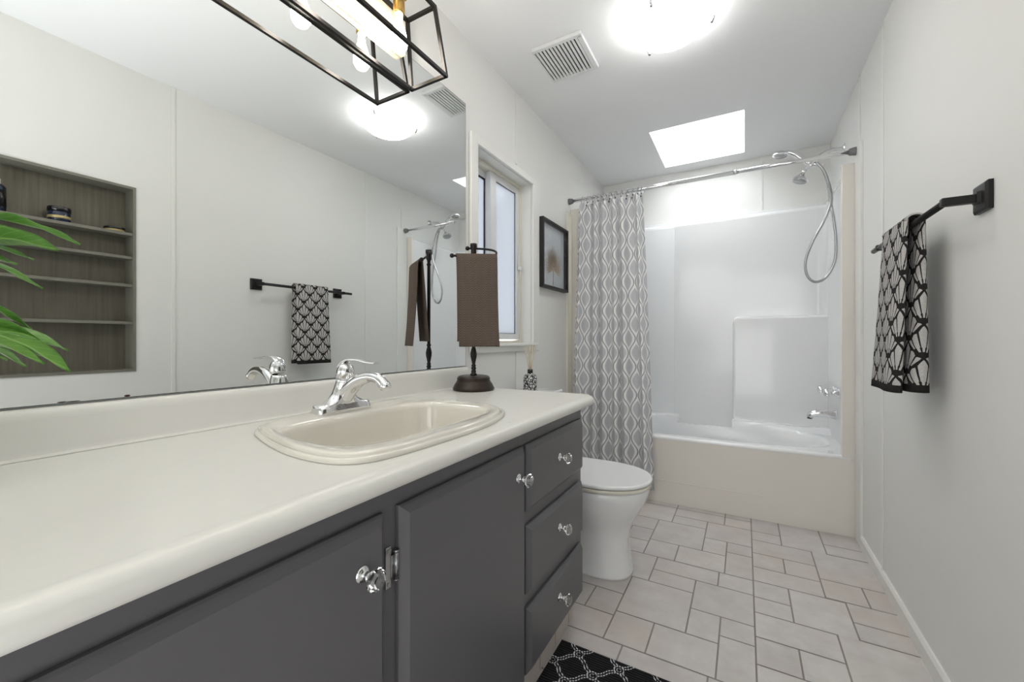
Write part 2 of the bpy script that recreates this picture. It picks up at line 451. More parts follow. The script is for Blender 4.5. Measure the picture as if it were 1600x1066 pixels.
# ================================================================== ROOM SHELL
# floor with its modular stone pattern -----------------------------------------
bm = B()
tl = bm.loops.layers.float_color.new('tint')
box(bm, -0.14, W + 0.14, YB - 0.1, D + 0.1, -0.06, -0.0012, mi=1)
R_unit = [(1.065, 2.215, 1.305, 2.357), (1.065, 2.080, 1.185, 2.215), (1.185, 2.080, 1.305, 2.215), (1.305, 2.11, 1.56, 2.362),
          (1.065, 1.96, 1.305, 2.080), (1.065, 1.838, 1.185, 1.96), (1.065, 1.735, 1.185, 1.838), (1.305, 1.965, 1.44, 2.11),
          (1.44, 1.965, 1.56, 2.11), (1.185, 1.735, 1.365, 1.96), (1.365, 1.84, 1.56, 1.965), (1.365, 1.74, 1.56, 1.84)]
L_unit = [(0.86, 2.265, 1.065, 2.465), (0.86, 2.115, 0.96, 2.265), (0.96, 2.16, 1.065, 2.265), (0.96, 1.955, 1.065, 2.16),
          (0.625, 2.115, 0.86, 2.365), (0.69, 2.365, 0.86, 2.465), (0.69, 2.465, 0.94, 2.577), (0.94, 2.465, 1.065, 2.577),
          (0.625, 1.955, 0.76, 2.115), (0.76, 1.955, 0.96, 2.115)]
F_unit = [(0.515, 2.085, 0.625, 2.225), (0.39, 1.955, 0.625, 2.085), (0.39, 2.085, 0.515, 2.225), (0.39, 2.225, 0.625, 2.365), (0.39, 2.365, 0.69, 2.577),
          (0.13, 2.365, 0.39, 2.577), (0.13, 2.115, 0.39, 2.365), (0.13, 1.955, 0.39, 2.115), (-0.02, 2.115, 0.13, 2.365), (-0.02, 2.365, 0.13, 2.577), (-0.02, 1.955, 0.13, 2.115)]
R_top = [(1.065, 2.465, 1.19, 2.65), (1.065, 2.357, 1.19, 2.465), (1.19, 2.357, 1.365, 2.65), (1.365, 2.47, 1.56, 2.65), (1.365, 2.365, 1.56, 2.47)]
tiles = []
for k in range(0, 6):
    for t in R_unit: tiles.append((t[0], t[1] - .622 * k, t[2], t[3] - .622 * k))
    for t in L_unit + F_unit: tiles.append((t[0], t[1] - .622 * k, t[2], t[3] - .622 * k))
tiles += R_top + [(0.69, 2.577, 0.94, 2.65), (0.94, 2.577, 1.065, 2.65), (0.39, 2.577, 0.69, 2.65), (0.0, 2.577, 0.39, 2.65)]
# fill the strips each left-hand unit leaves beside x = 0.625..0.69
g = 0.0026
rt = random.Random(3)
for (a, b, c, d) in tiles:
    a, c = max(a, 0.0), min(c, W); d = min(d, T + 0.02); b = max(b, YB)
    if c - a < 0.02 or d - b < 0.02: continue
    vs = [bm.verts.new(p) for p in ((a + g, b + g, 0), (c - g, b + g, 0), (c - g, d - g, 0), (a + g, d - g, 0))]
    f = bm.faces.new(vs)
    t = 0.94 + rt.random() * 0.1
    for lp in f.loops: lp[tl] = (t, t * (0.99 + 0.012 * rt.random()), t * (0.98 + 0.02 * rt.random()), 1)
struct('floor', bm, [M['tile'], M['grout']])

# ceiling with skylight opening
bm = B(); SX0, SX1, SY0, SY1 = 0.518, 1.033, 2.640, 3.237
for a in ((-0.14, SX0, YB - .1, D + .1), (SX1, W + .14, YB - .1, D + .1), (SX0, SX1, YB - .1, SY0), (SX0, SX1, SY1, D + .1)):
    box(bm, *a, H, H + 0.06)
struct('ceiling', bm, M['ceiling'])
bm = B(); sh = 0.30
box(bm, SX0 - .03, SX0, SY0 - .03, SY1 + .03, H + .0605, H + sh); box(bm, SX1, SX1 + .03, SY0 - .03, SY1 + .03, H + .0605, H + sh)
box(bm, SX0, SX1, SY0 - .03, SY0, H + .0605, H + sh); box(bm, SX0, SX1, SY1, SY1 + .03, H + .0605, H + sh)
w2 = struct('window_2', bm, M['trim'])
bm = B(); grid(bm, 12, 12, lambda s, t: (SX0 - .02 + s * (SX1 - SX0 + .04), SY0 - .02 + t * (SY1 - SY0 + .04), H + sh + .003 + .09 * math.sin(PI * s) ** .6 * math.sin(PI * t) ** .6 * .9))
obj('pane', bm, M['skyglass'], w2)

# walls ---------------------------------------------------------------------------
WY0, WY1, WZ0, WZ1 = 1.495, 2.040, 0.968, 1.858  # window opening and sash positions worked out from image pixels on assumed planes
bm = B()
for a in ((YB - .1, WY0, 0, H), (WY1, D + .1, 0, H), (WY0, WY1, 0, WZ0), (WY0, WY1, WZ1, H)): box(bm, -.14, 0, a[0], a[1], a[2], a[3])
struct('wall_left', bm, M['wall'])
NY0, NY1, NZ0, NZ1 = -0.12, 0.82, 0.84, 1.720
bm = B()
for a in ((YB - .1, NY0, 0, H), (NY1, D + .1, 0, H), (NY0, NY1, 0, NZ0), (NY0, NY1, NZ1, H)): box(bm, W, W + .14, a[0], a[1], a[2], a[3])
box(bm, W + .10, W + .14, NY0, NY1, NZ0, NZ1)
struct('wall_right', bm, M['wall'])
bm = B(); box(bm, 0, W, D, D + .1, 0, H); struct('wall_back', bm, M['wall'])
bm = B(); box(bm, 0, W, YB - .1, YB, 0, H); struct('wall_front', bm, M['wall'])
# door in the wall behind the camera
bm = B(); box(bm, .70, 1.46, YB, YB + .022, 0.005, 2.03, .003); d1 = struct('door_1', bm, M['trim'])
bm = B(); lathe(bm, [(0.0, 0), (.026, .001), (.026, .006), (.010, .010), (.010, .035), (.026, .045), (.028, .060), (.018, .072), (0, .074)], (.78, YB + .022, .95), (0, 1, 0)); obj('door_handle', bm, M['steel'], d1)

# wall battens (seam strips) and trims
def batten(n, x0, x1, y0, y1, z0, z1, m='trim', bev=.0015):
    bm = B(); box(bm, x0, x1, y0, y1, z0, z1, bev); return struct('trim_%d' % n, bm, M[m])
batten(1, W - .004, W, 2.182, 2.200, .056, H)
batten(2, W - .004, W, .958, .976, .056, H)
batten(3, W - .004, W, 2.566, 2.584, 1.942, H)
batten(4, W - .010, W, 2.515, 2.628, 0, 1.94)
batten(5, 0, .004, 1.856, 1.872, .062, .928)
batten(6, 0, .004, 1.856, 1.872, 1.905, H)
batten(7, 0, .012, 2.552, 2.628, 0, 1.84, 'casing_cream')
batten(8, 1.130, 1.146, D - .004, D, 1.895, H)
# baseboards
bm = B(); prism(bm, [(W - .012, 0), (W, 0), (W, .058), (W - .006, .058), (W - .012, .048)], 'y', YB, 2.514); struct('baseboard_right', bm, M['trim'])
bm = B(); prism(bm, [(.012, 0), (0, 0), (0, .058), (.006, .058), (.012, .048)], 'y', 1.42, 2.551); struct('baseboard_left', bm, M['trim'])

# window_1: casing, sill, vinyl frame, sashes ---------------------------------------
bm = B()
cz0, cz1, cy0, cy1 = .932, 1.893, 1.445, 2.118
box(bm, 0, .014, cy0, WY0 + .004, cz0, cz1, .003); box(bm, 0, .014, WY1 - .004, cy1, cz0, cz1, .003)
box(bm, 0, .014, WY0 + .003, WY1 - .003, WZ1 - .004, cz1, .003); box(bm, 0, .014, WY0 + .003, WY1 - .003, cz0, WZ0 + .002, .003)
box(bm, .008, .018, WY1 - .008, WY1 + .006, WZ0, WZ1, .002); box(bm, .008, .018, WY0, WY1, WZ1 - .006, WZ1 + .008, .002)
win = struct('window_1', bm, M['trim'])
bm = B(); box(bm, -.055, .030, WY0 - .01, WY1 + .03, WZ0 - .008, WZ0 + .006, .004); obj('window_sill', bm, M['trim'], win)
bm = B(); box(bm, -.06, .0, WY1 - .006, WY1, WZ0 + .006, WZ1); box(bm, -.06, 0, WY0, WY0 + .006, WZ0 + .006, WZ1); box(bm, -.06, 0, WY0 + .006, WY1 - .006, WZ1 - .006, WZ1)
obj('window_jamb', bm, M['trim'], win)
def ring_frame(bm, x0, x1, y0, y1, z0, z1, w, bev=.002, mi=0, wl=None):
    wl = w if wl is None else wl
    box(bm, x0, x1, y0, y0 + wl, z0, z1, bev, mi=mi); box(bm, x0, x1, y1 - w, y1, z0, z1, bev, mi=mi)
    box(bm, x0, x1, y0 + wl - .001, y1 - w + .001, z0, z0 + w, bev, mi=mi); box(bm, x0, x1, y0 + wl - .001, y1 - w + .001, z1 - w, z1, bev, mi=mi)
bm = B(); ring_frame(bm, -.132, -.060, WY0, WY1, WZ0, WZ1, .020); box(bm, -.062, -.055, WY0 + .02, WY1 - .02, WZ1 - .024, WZ1 - .016)
obj('window_frame', bm, M['casing_cream'], win)
sa = B(); ring_frame(sa, -.096, -.068, 1.725, 2.022, .992, 1.836, .032, wl=.055); s1 = obj('sash', sa, M['vinyl'], win)
bm = B(); ring_frame(bm, -.084, -.076, 1.776, 1.994, 1.020, 1.808, .006, 0); obj('gasket', bm, M['rubber'], s1, label='black gasket around the pane')
bm = B(); box(bm, -.083, -.079, 1.780, 1.990, 1.024, 1.804); obj('pane', bm, M['frost'], s1)
sa = B(); ring_frame(sa, -.128, -.100, 1.512, 1.765, .992, 1.836, .030); s2 = obj('sash', sa, M['vinyl'], win)
bm = B(); ring_frame(bm, -.116, -.108, 1.540, 1.737, 1.020, 1.808, .010, 0); obj('gasket', bm, M['rubber'], s2, label='black gasket around the pane')
bm = B(); box(bm, -.115, -.111, 1.545, 1.732, 1.024, 1.804); obj('pane', bm, M['frost'], s2)
bm = B(); box(bm, -.0675, -.060, 2.003, 2.016, 1.38, 1.47, .002); box(bm, -.062, -.045, 2.005, 2.014, 1.38, 1.40, .002); obj('window_latch', bm, M['vinyl'], s1)

# ================================================================== MIRROR
mir = thing('wall_mirror', 'large frameless mirror on the left wall above the countertop', 'mirror', (0, .4, .880))
bm = B(); box(bm, .0015, .0078, YB + .01, 1.411, .8805, 1.990); obj('mirror_backing', bm, M['mirror_edge'], mir)
bm = B(); box(bm, .0078, .0082, YB + .01, 1.4095, .882, 1.9885); obj('mirror_glass', bm, M['mirror'], mir)
for (y, w, h) in ((.318, .009, .004), (.232, .012, .0022), (.245, .02, .0016)):
    bm = B(); lathe(bm, [(0, 0), (.5, 0), (.5, .0004), (0, .0004)], (0, 0, 0), (1, 0, 0), 16)
    for v in bm.verts: v.co = Vector((.0083 + v.co.x, y + v.co.y * w, .8822 + h * .5 + v.co.z * h))
    obj('tarnish_spot', bm, M['rust'], mir, label='brown tarnish spot on the mirror bottom edge')

# ================================================================== COUNTERTOP
ZC = .797; CX = .583; CYE = 1.404
scx, scy = .320, .695
def sup(cx, cy, ax, ay, n, th):
    c, s = math.cos(th), math.sin(th)
    return (cx + ax * math.copysign(abs(c) ** (2 / n), c), cy + ay * math.copysign(abs(s) ** (2 / n), s))
ct = thing('countertop', 'long white laminate vanity countertop with rounded front edge and backsplash', 'countertop', (.27, .34, .745))
bm = B()
angs = sorted([2 * PI * k / 96 for k in range(96)] + [math.atan2(y - scy, x - scx) % (2 * PI) for x in (0.0, CX - .03) for y in (YB, CYE)])
inn, out = [], []
for th in angs:
    p = sup(scx, scy, .175, .255, 3.0, th); d = Vector((math.cos(th), math.sin(th)))
    ts = []
    if abs(d.x) > 1e-9: ts += [(0.0 - scx) / d.x, (CX - .03 - scx) / d.x]
    if abs(d.y) > 1e-9: ts += [(YB - scy) / d.y, (CYE - scy) / d.y]
    t = min(v for v in ts if v > 0)
    q = Vector((scx, scy)) + d * t
    inn.append(p); out.append((q.x, q.y))
n = len(angs)
L = [[bm.verts.new((p[0], p[1], z)) for p in ring] for ring, z in ((inn, ZC - .03), (inn, ZC), (out, ZC))]
for a, b in zip(L, L[1:]):
    for k in range(n): bm.faces.new((a[k], a[(k + 1) % n], b[(k + 1) % n], b[k]))
# bullnose front, closed underneath
prof = [(CX - .03, ZC), (CX - .024, ZC + .001), (CX - .014, ZC - .0005), (CX - .006, ZC - .004), (CX - .001, ZC - .010), (CX, ZC - .017), (CX - .002, ZC - .024), (CX - .006, ZC - .030), (CX - .012, ZC - .033), (CX - .022, ZC - .034), (CX - .030, ZC - .033), (CX - .031, ZC - .018)]
ny = 40
def nose(s, t):
    i = t * (len(prof) - 1); i0 = min(int(i + 1e-6), len(prof) - 2); fr = i - i0
    x = prof[i0][0] * (1 - fr) + prof[i0 + 1][0] * fr; z = prof[i0][1] * (1 - fr) + prof[i0 + 1][1] * fr
    y = YB + (CYE - YB) * s
    k = max(0, (y - (CYE - .045)) / .045); x -= .040 * (1 - math.sqrt(max(0, 1 - k * k))) * (1 if x > CX - .03 else 0)
    return (x, y, z)
V = grid(bm, 240, len(prof) - 1, nose)
box(bm, 0.001, CX - .042, CYE - .03, CYE, ZC - .034, ZC - .0005, .004)
bmesh.ops.remove_doubles(bm, verts=bm.verts, dist=.0002)
top = obj('counter_slab', bm, M['counter'], ct)
bm = B()
bp = [(.0, ZC), (.034, ZC + .0005), (.0245, ZC + .004), (.021, ZC + .012), (.020, ZC + .060), (.0185, ZC + .071), (.014, ZC + .078), (.009, ZC + .0805), (.0, ZC + .0805)]
prism(bm, bp, 'y', YB + .002, 1.418)
obj('backsplash', bm, M['counter'], ct, smooth_angle=40)

# ================================================================== SINK
sk = thing('sink', 'bone-coloured drop-in oval basin set into the white countertop', 'sink', (scx, scy, ZC))
bm = B()
NS = 96
half = [(.086, 0), (.088, .05), (.097, .122), (.114, .180), (.150, .222), (.208, .246), (.281, .268), (.360, .285), (.436, .289), (.487, .279), (.517, .254), (.531, .208), (.537, .150), (.540, .075), (.5405, 0)]
far = [(.537, .06), (.527, .12), (.508, .185), (.480, .235), (.432, .268), (.36, .284), (.285, .284), (.208, .266), (.150, .238), (.110, .194), (.094, .13), (.087, .06), (.086, 0)]
rimc = catmull([(x, scy + .003 - d, 0) for x, d in half] + [(x, scy + .003 + d, 0) for x, d in far], 6)[:-1]
SC = Vector((.331, scy, 0))
def polar(th):
    d = Vector((math.cos(th), math.sin(th), 0)); best = 0
    for i in range(len(rimc)):
        p, q = rimc[i] - SC, rimc[(i + 1) % len(rimc)] - SC; e = q - p
        den = d.x * e.y - d.y * e.x
        if abs(den) < 1e-9: continue
        t = (p.x * e.y - p.y * e.x) / den; u = (p.x * d.y - p.y * d.x) / den
        if t > 0 and -1e-6 <= u <= 1 + 1e-6: best = max(best, t)
    return best
RAD = [polar(2 * PI * k / NS) for k in range(NS)]
def rim(off, z): return [(SC.x + (RAD[k] - off) * math.cos(2 * PI * k / NS), SC.y + (RAD[k] - off) * math.sin(2 * PI * k / NS), z) for k in range(NS)]
def bas(ax, ay, n, z, cx=.331):
    out = []
    for k in range(NS):
        th = 2 * PI * k / NS; c, q = math.cos(th), math.sin(th)
        r = (abs(c / ax) ** n + abs(q / ay) ** n) ** (-1 / n); out.append((cx + r * c, scy + r * q, z))
    return out
loops = [rim(.0, ZC + .0005), rim(-.001, ZC + .005), rim(.001, ZC + .0085), rim(.005, ZC + .0098), rim(.0075, ZC + .0092), rim(.0085, ZC + .0075), rim(.0098, ZC + .0078), rim(.0105, ZC + .0120), rim(.013, ZC + .0148), rim(.018, ZC + .0158), rim(.026, ZC + .0155),
         bas(.152, .244, 4.2, ZC + .0125), bas(.144, .236, 4.6, ZC + .0105), bas(.139, .230, 4.8, ZC + .005), bas(.137, .2275, 4.8, ZC - .004), bas(.134, .223, 4.6, ZC - .05),
         bas(.126, .211, 4.2, ZC - .10), bas(.100, .175, 3.4, ZC - .128), bas(.06, .09, 2.4, ZC - .136), bas(.024, .024, 2, ZC - .139)]
loft(bm, loops, capa=False, capb=True)
obj('basin', bm, M['bone'], sk)
bm = B(); lathe(bm, [(.0, .0005), (.021, .0005), (.0235, .002), (.021, .004), (.012, .003), (0, .005)], (.331, scy, ZC - .139)); obj('drain', bm, M['chrome'], sk)

# ================================================================== SINK FAUCET
FX, FY, FZ = .142, scy, ZC + .0135
fc = thing('sink_faucet', 'single-lever chrome faucet standing on the back of the bone sink', 'faucet', (FX, FY, FZ))
bm = B()
def rrect(cx, cy, ax, ay, n, z, N=64): return [(*sup(cx, cy, ax, ay, n, 2 * PI * k / N), z) for k in range(N)]
# deck plate sweeping up into the column
lp = []
for z, ax, ay, nn, cx in ((0, .027, .078, 5, FX), (.004, .0275, .0775, 5, FX), (.012, .0262, .0755, 5, FX), (.0205, .0245, .0738, 4.6, FX), (.0235, .0237, .056, 3.2, FX + .001),
                      (.032, .023, .041, 2.5, FX + .002), (.046, .0225, .029, 2.2, FX + .003), (.060, .0215, .0245, 2, FX + .005), (.072, .0205, .0215, 2, FX + .007), (.080, .019, .020, 2, FX + .008)):
    lp.append(rrect(cx, FY, ax, ay, nn, FZ + z))
loft(bm, lp)
obj('faucet_body', bm, M['chrome'], fc)
bm = B()
sp = catmull([(FX + .000, FY, FZ + .030), (FX + .030, FY, FZ + .058), (FX + .062, FY, FZ + .080), (FX + .100, FY, FZ + .090), (FX + .132, FY, FZ + .086), (FX + .152, FY, FZ + .070)], 8)
rr = [.0235 - .0105 * min(1, i / (len(sp) * .6)) for i in range(len(sp))]
tube(bm, sp, rr, 24)
lathe(bm, [(.0, 0), (.0125, 0), (.0135, .003), (.0135, .010), (0.0125, .013), (0, .013)], (FX + .150, FY, FZ + .076), (.45, 0, -1))
obj('spout', bm, M['chrome'], fc)
bm = B()
ax = Vector((.18, 0, 1)).normalized()
lathe(bm, [(.0, 0), (.0205, 0), (.022, .004), (.022, .018), (.0205, .026), (.016, .034), (.009, .039), (0, .041)], (FX + .009, FY, FZ + .083), ax)
lv = catmull([(FX - .004, FY, FZ + .098), (FX + .004, FY, FZ + .118), (FX + .024, FY, FZ + .130), (FX + .060, FY, FZ + .131), (FX + .095, FY, FZ + .126), (FX + .122, FY, FZ + .124)], 6)
ls = []
for i, p in enumerate(lv):
    d = (lv[min(i + 1, len(lv) - 1)] - lv[max(i - 1, 0)]).normalized(); nrm = Vector((-d.z, 0, d.x)); w = .016 - .006 * i / len(lv); th = .0045 - .0015 * i / len(lv)
    ls.append([tuple(p + Vector((0, 1, 0)) * w * math.cos(2 * PI * k / 20) + nrm * th * math.sin(2 * PI * k / 20)) for k in range(20)])
loft(bm, ls)
obj('lever', bm, M['chrome'], fc)
bm = B(); cyl(bm, (FX + .0305, FY, FZ + .104), (FX + .0325, FY, FZ + .1045), .0035, seg=16); obj('set_screw_cap', bm, M['jar_black'], fc, label='dark screw hole on the lever housing')

# ================================================================== VANITY CABINET
XF = .528  # cabinet face, fronts and hardware coordinates already scaled slightly about the camera position
va = thing('vanity_cabinet', 'dark grey painted vanity cabinet under the white countertop', 'cabinet', (.26, .34, 0))
bm = B()
CB = .101
box(bm, .012, XF - .02, YB + .01, 1.385, CB, .63)                            # carcass
bmf = bm
# face frame
for a in ((YB + .01, -.448), (-.030, .044), (.448, .512), (.924, .970), (1.351, 1.385)):
    box(bm, XF - .02, XF, a[0], a[1], CB, .7625)
box(bm, XF - .0195, XF - .0003, YB + .012, 1.383, .695, .7625); box(bm, XF - .0195, XF - .0003, YB + .012, 1.383, CB + .001, CB + .045)
for z in (.519, .303): box(bm, XF - .0195, XF - .0003, .965, 1.36, z - .022, z + .022)
box(bm, .012, XF - .0205, 1.368, 1.3845, .6, .7625); box(bm, .012, XF - .0205, YB + .011, YB + .03, .6, .7625)
obj('cabinet_body', bm, M['grey'], va)
bm = B(); box(bm, .48, .500, YB + .01, 1.378, 0.0, CB)
for k in range(18):
    y = 1.34 - .115 * k
    if y > YB + .05: box(bm, .4995, .5005, y, y + .003, 0.001, CB - .001, mi=1)
obj('toe_kick', bm, [M['kick'], M['grout']], va, label='pale tiled strip beneath the grey cabinet')
def knob(parent, y, z, x):
    bm = B()
    lathe(bm, [(0, 0), (.0125, 0), (.0125, .0015), (.009, .0035), (.0045, .005), (.004, .012), (.0075, .0145), (.0075, .016), (0, .016)], (x, y, z), (1, 0, 0), 24, mi=1)
    lathe(bm, [(0, .016), (.0070, .016), (.0105, .020), (.0170, .0275), (.0172, .0300), (.0115, .0365), (0, .0385)], (x, y, z), (1, 0, 0), 8, smooth=False, twist=.3)
    return obj('knob', bm, [M['glass'], M['chrome']], parent, label='faceted clear crystal knob on a chrome base', org=(x, y, z))
def front(kind, y0, y1, z0, z1, ky, kz):
    bm = B(); e, t = .013, .019
    a = [(XF + .0005, y0, z0), (XF + .0005, y1, z0), (XF + .0005, y1, z1), (XF + .0005, y0, z1)]
    def sh(x, i): return [(x, y0 + i, z0 + i), (x, y1 - i, z0 + i), (x, y1 - i, z1 - i), (x, y0 + i, z1 - i)]
    loft(bm, [sh(XF + .0005, 0), sh(XF + .007, 0), sh(XF + .010, .003), sh(XF + t - .001, e), sh(XF + t, e + .001)], smooth=False)
    o = obj(kind, bm, M['grey'], va, org=(XF, (y0 + y1) / 2, (z0 + z1) / 2))
    knob(o, ky, kz, XF + t); return o
dA = front('door', -.438, -.02, CB + .008, .716, -.06, .647)
dB = front('door', .034, .465, CB + .008, .716, .414, .647)
dC = front('door', .498, .936, CB + .008, .716, .891, .647)
for o3, y in ((dC, .490),):
    for z in (.620, .195):
        bm = B()
        box(bm, XF + .0002, XF + .003, y - .016, y - .004, z - .034, z + .034, .001)
        box(bm, XF + .003, XF + .0035, y - .0155, y - .0045, z + .022, z + .030); 
        cyl(bm, (XF + .007, y + .003, z - .022), (XF + .007, y + .003, z + .022), .0040, seg=12)
        cyl(bm, (XF + .007, y + .003, z - .024), (XF + .007, y + .003, z - .022), .005, seg=12); cyl(bm, (XF + .007, y + .003, z + .022), (XF + .007, y + .003, z + .026), .005, seg=12)
        box(bm, XF + .002, XF + .0045, y - .006, y + .002, z - .018, z + .018, .0005)
        for s in (-1, 1): cyl(bm, (XF + .003, y - .010, z + s * .027), (XF + .0042, y - .010, z + s * .027), .003, seg=10)
        obj('hinge', bm, M['steel'], o3, label='chrome wrap hinge beside the door')
for z0, z1, kz in ((.540, .716, .636), (.323, .501, .423), (CB + .010, .284, .212)):
    front('drawer', .952, 1.365, z0, z1, 1.150, kz)

# ================================================================== TOWEL STAND
PX, PY = .121, 1.3075
ts = thing('towel_stand', 'dark bronze tabletop towel stand with turned pole on the countertop end', 'towel stand', (PX, PY, ZC))
bm = B(); lathe(bm, [(0, .0005), (.078, .0005), (.080, .004), (.080, .010), (.077, .014), (.074, .022), (.066, .034), (.0635, .040), (.064, .046), (.060, .053), (.052, .056), (.02, .057), (0, .057)], (PX, PY, ZC), seg=48)
obj('base', bm, M['bronze'], ts)
bm = B()
pr = [(0, .056), (.013, .056), (.013, .062), (.008, .066), (.010, .072), (.007, .078), (.0105, .084), (.007, .090), (.0095, .095), (.006, .100), (.0085, .112), (.012, .130), (.0125, .142), (.009, .158), (.0065, .166), (.010, .172), (.0065, .178),
      (.0065, .22), (.007, .40), (.0065, .50), (.010, .506), (.0065, .512), (.0075, .522), (.011, .528), (.0105, .545), (.0135, .556), (.0135, .566), (0, .568)]
lathe(bm, pr, (PX, PY, ZC), seg=24); obj('pole', bm, M['bronze_pole'], ts)
e1 = Vector((.83, .557, 0)); e2 = Vector((.557, -.83, 0)); O = Vector((PX, PY, 0))
def tp(a, b, z): return O + e1 * a + e2 * b + Vector((0, 0, z))
bm = B()
arm = catmull([tp(-.022, 0, 1.345), tp(.0, 0, 1.345), tp(.045, 0, 1.343), tp(.072, .006, 1.338), tp(.086, .022, 1.328), tp(.086, .038, 1.316), tp(.074, .048, 1.308), tp(.05, .050, 1.306), tp(-.075, .050, 1.306)], 6)
tube(bm, arm, .0042, 12)
for p in (tp(-.024, 0, 1.345), tp(-.080, .050, 1.306)):
    bmesh.ops.create_icosphere(bm, subdivisions=3, radius=.0085, matrix=Matrix.Translation(p))
obj('towel_arm', bm, M['bronze_pole'], ts, smooth_angle=60)

# brown towel on the stand ------------------------------------------------------------
def drape(name, wpos, prof, us, mm, th, wav, nz=4):
    """closed solid sheet: profile (b,z) extruded along a with small waves"""
    P = catmull([(0, b, z) for b, z in prof], 8)
    Ls = [0]
    for a, b in zip(P, P[1:]): Ls.append(Ls[-1] + (b - a).length)
    bm = B(); na = 28; lay = bm.loops.layers.uv.verify()
    rows = []
    for side in (0, 1):
        R = []
        for i, p in enumerate(P):
            d = (P[min(i + 1, len(P) - 1)] - P[max(i - 1, 0)]).normalized(); nrm = Vector((0, -d.z, d.y))
            row = []
            for k in range(na + 1):
                s = k / na; a, off = us(s, i / (len(P) - 1))
                o = (th if side == 0 else 0) + wav(s, Ls[i], i / (len(P) - 1))
                edge = 1 - (abs(s * 2 - 1)) ** 14
                q = p + nrm * (off + (o if side else o - th + th * (0.5 + .5 * edge)))
                row.append(bm.verts.new(wpos(a, q.y, q.z)))
            R.append(row)
        rows.append(R)
    def face(vs, uvs):
        f = bm.faces.new(vs); f.smooth = True
        for lp, u in zip(f.loops, uvs): lp[lay].uv = u
    for side in (0, 1):
        R = rows[side]
        for i in range(len(P) - 1):
            for k in range(na):
                q = [(i, k), (i, k + 1), (i + 1, k + 1), (i + 1, k)]
                face([R[a][b] for a, b in q], [(us(b / na, .5)[0], Ls[a]) for a, b in q])
    n = len(P)
    per = [(0, k) for k in range(na + 1)] + [(i, na) for i in range(1, n)] + [(n - 1, k) for k in range(na - 1, -1, -1)] + [(i, 0) for i in range(n - 2, 0, -1)]
    for j in range(len(per)):
        a, b = per[j], per[(j + 1) % len(per)]
        face([rows[0][a[0]][a[1]], rows[0][b[0]][b[1]], rows[1][b[0]][b[1]], rows[1][a[0]][a[1]]], [(0, Ls[a[0]]), (0, Ls[b[0]]), (.004, Ls[b[0]]), (.004, Ls[a[0]])])
    return bm
prof = [(.080, .966), (.074, 1.05), (.066, 1.18), (.0610, 1.285), (.0580, 1.305), (.050, 1.3150), (.0420, 1.305), (.039, 1.28), (.030, 1.15), (.018, 1.02), (.0145, .985)]
bm = drape('t', lambda a, b, z: tp(a, b, z), prof, lambda s, t: (-.064 + .150 * s + .012 * max(0, 1 - 2 * t) + .002 * math.sin(9 * t) * (1 - 2 * s), 0), None, .004,
           lambda s, l, t: .0025 * math.sin(s * 7 + l * 9) * (1 - math.exp(-((t - .5) / .12) ** 2)))
tag(obj('hand_towel', bm, M['zig']), 'taupe zigzag-weave hand towel draped over the bronze stand', 'towel')

# ================================================================== VANITY LIGHT (cage fixture over the mirror)
vl = thing('vanity_light', 'black open-cage vanity light with brass sockets above the mirror', 'light fixture', (.012, .613, 2.02))
bx0, bx1, tx0, tx1 = .018, .170, .034, .153; by0, by1, ty0, ty1 = .149, 1.077, .186, 1.040; bz, tz = 1.870, 2.080
bm = B()
lo = [Vector(p) for p in ((bx0, by0, bz), (bx1, by0, bz), (bx1, by1, bz), (bx0, by1, bz))]
hi = [Vector(p) for p in ((tx0, ty0, tz), (tx1, ty0, tz), (tx1, ty1, tz), (tx0, ty1, tz))]
def bar(bm, a, b, w=.0105, mi=0):
    d = (b - a).normalized(); up = Vector((0, 0, 1)) if abs(d.z) < .8 else Vector((1, 0, 0))
    x = d.cross(up).normalized() * w / 2; y = d.cross(x).normalized() * w / 2
    a = a - d * w * .4; b = b + d * w * .4
    loft(bm, [[tuple(p + x + y), tuple(p - x + y), tuple(p - x - y), tuple(p + x - y)] for p in (a, b)], smooth=False, mi=mi)
for i in range(4):
    bar(bm, lo[i], lo[(i + 1) % 4]); bar(bm, hi[i], hi[(i + 1) % 4]); bar(bm, lo[i], hi[i])
obj('cage', bm, M['blackcage'], vl)
bm = B(); box(bm, .0092, .030, .205, 1.035, 1.958, 2.074, .002); obj('backplate', bm, [M['champagne'], M['brass']], vl, label='pale champagne backplate between cage and mirror')
bm = B(); box(bm, .084, .102, .27, .965, 2.066, 2.076, .001); 
for y in (.62,): box(bm, .030, .09, y - .006, y + .006, 2.064, 2.074, .001)
obj('socket_rail', bm, M['brass'], vl)
for y in (.296, .511, .726, .941):
    bm = B(); lathe(bm, [(0, 0), (.017, 0), (.0175, -.003), (.0175, -.052), (.016, -.055), (0, -.055)], (.093, y, 2.066)); obj('socket', bm, M['brass'], vl)
    bm = B(); lathe(bm, [(0, 0), (.012, 0), (.0105, -.010), (.012, -.028), (.020, -.055), (.0265, -.080), (.0255, -.100), (.018, -.113), (.008, -.1195), (0, -.121)], (.093, y, 2.0112)); obj('bulb', bm, M['bulb'], vl, label='glowing bulb')

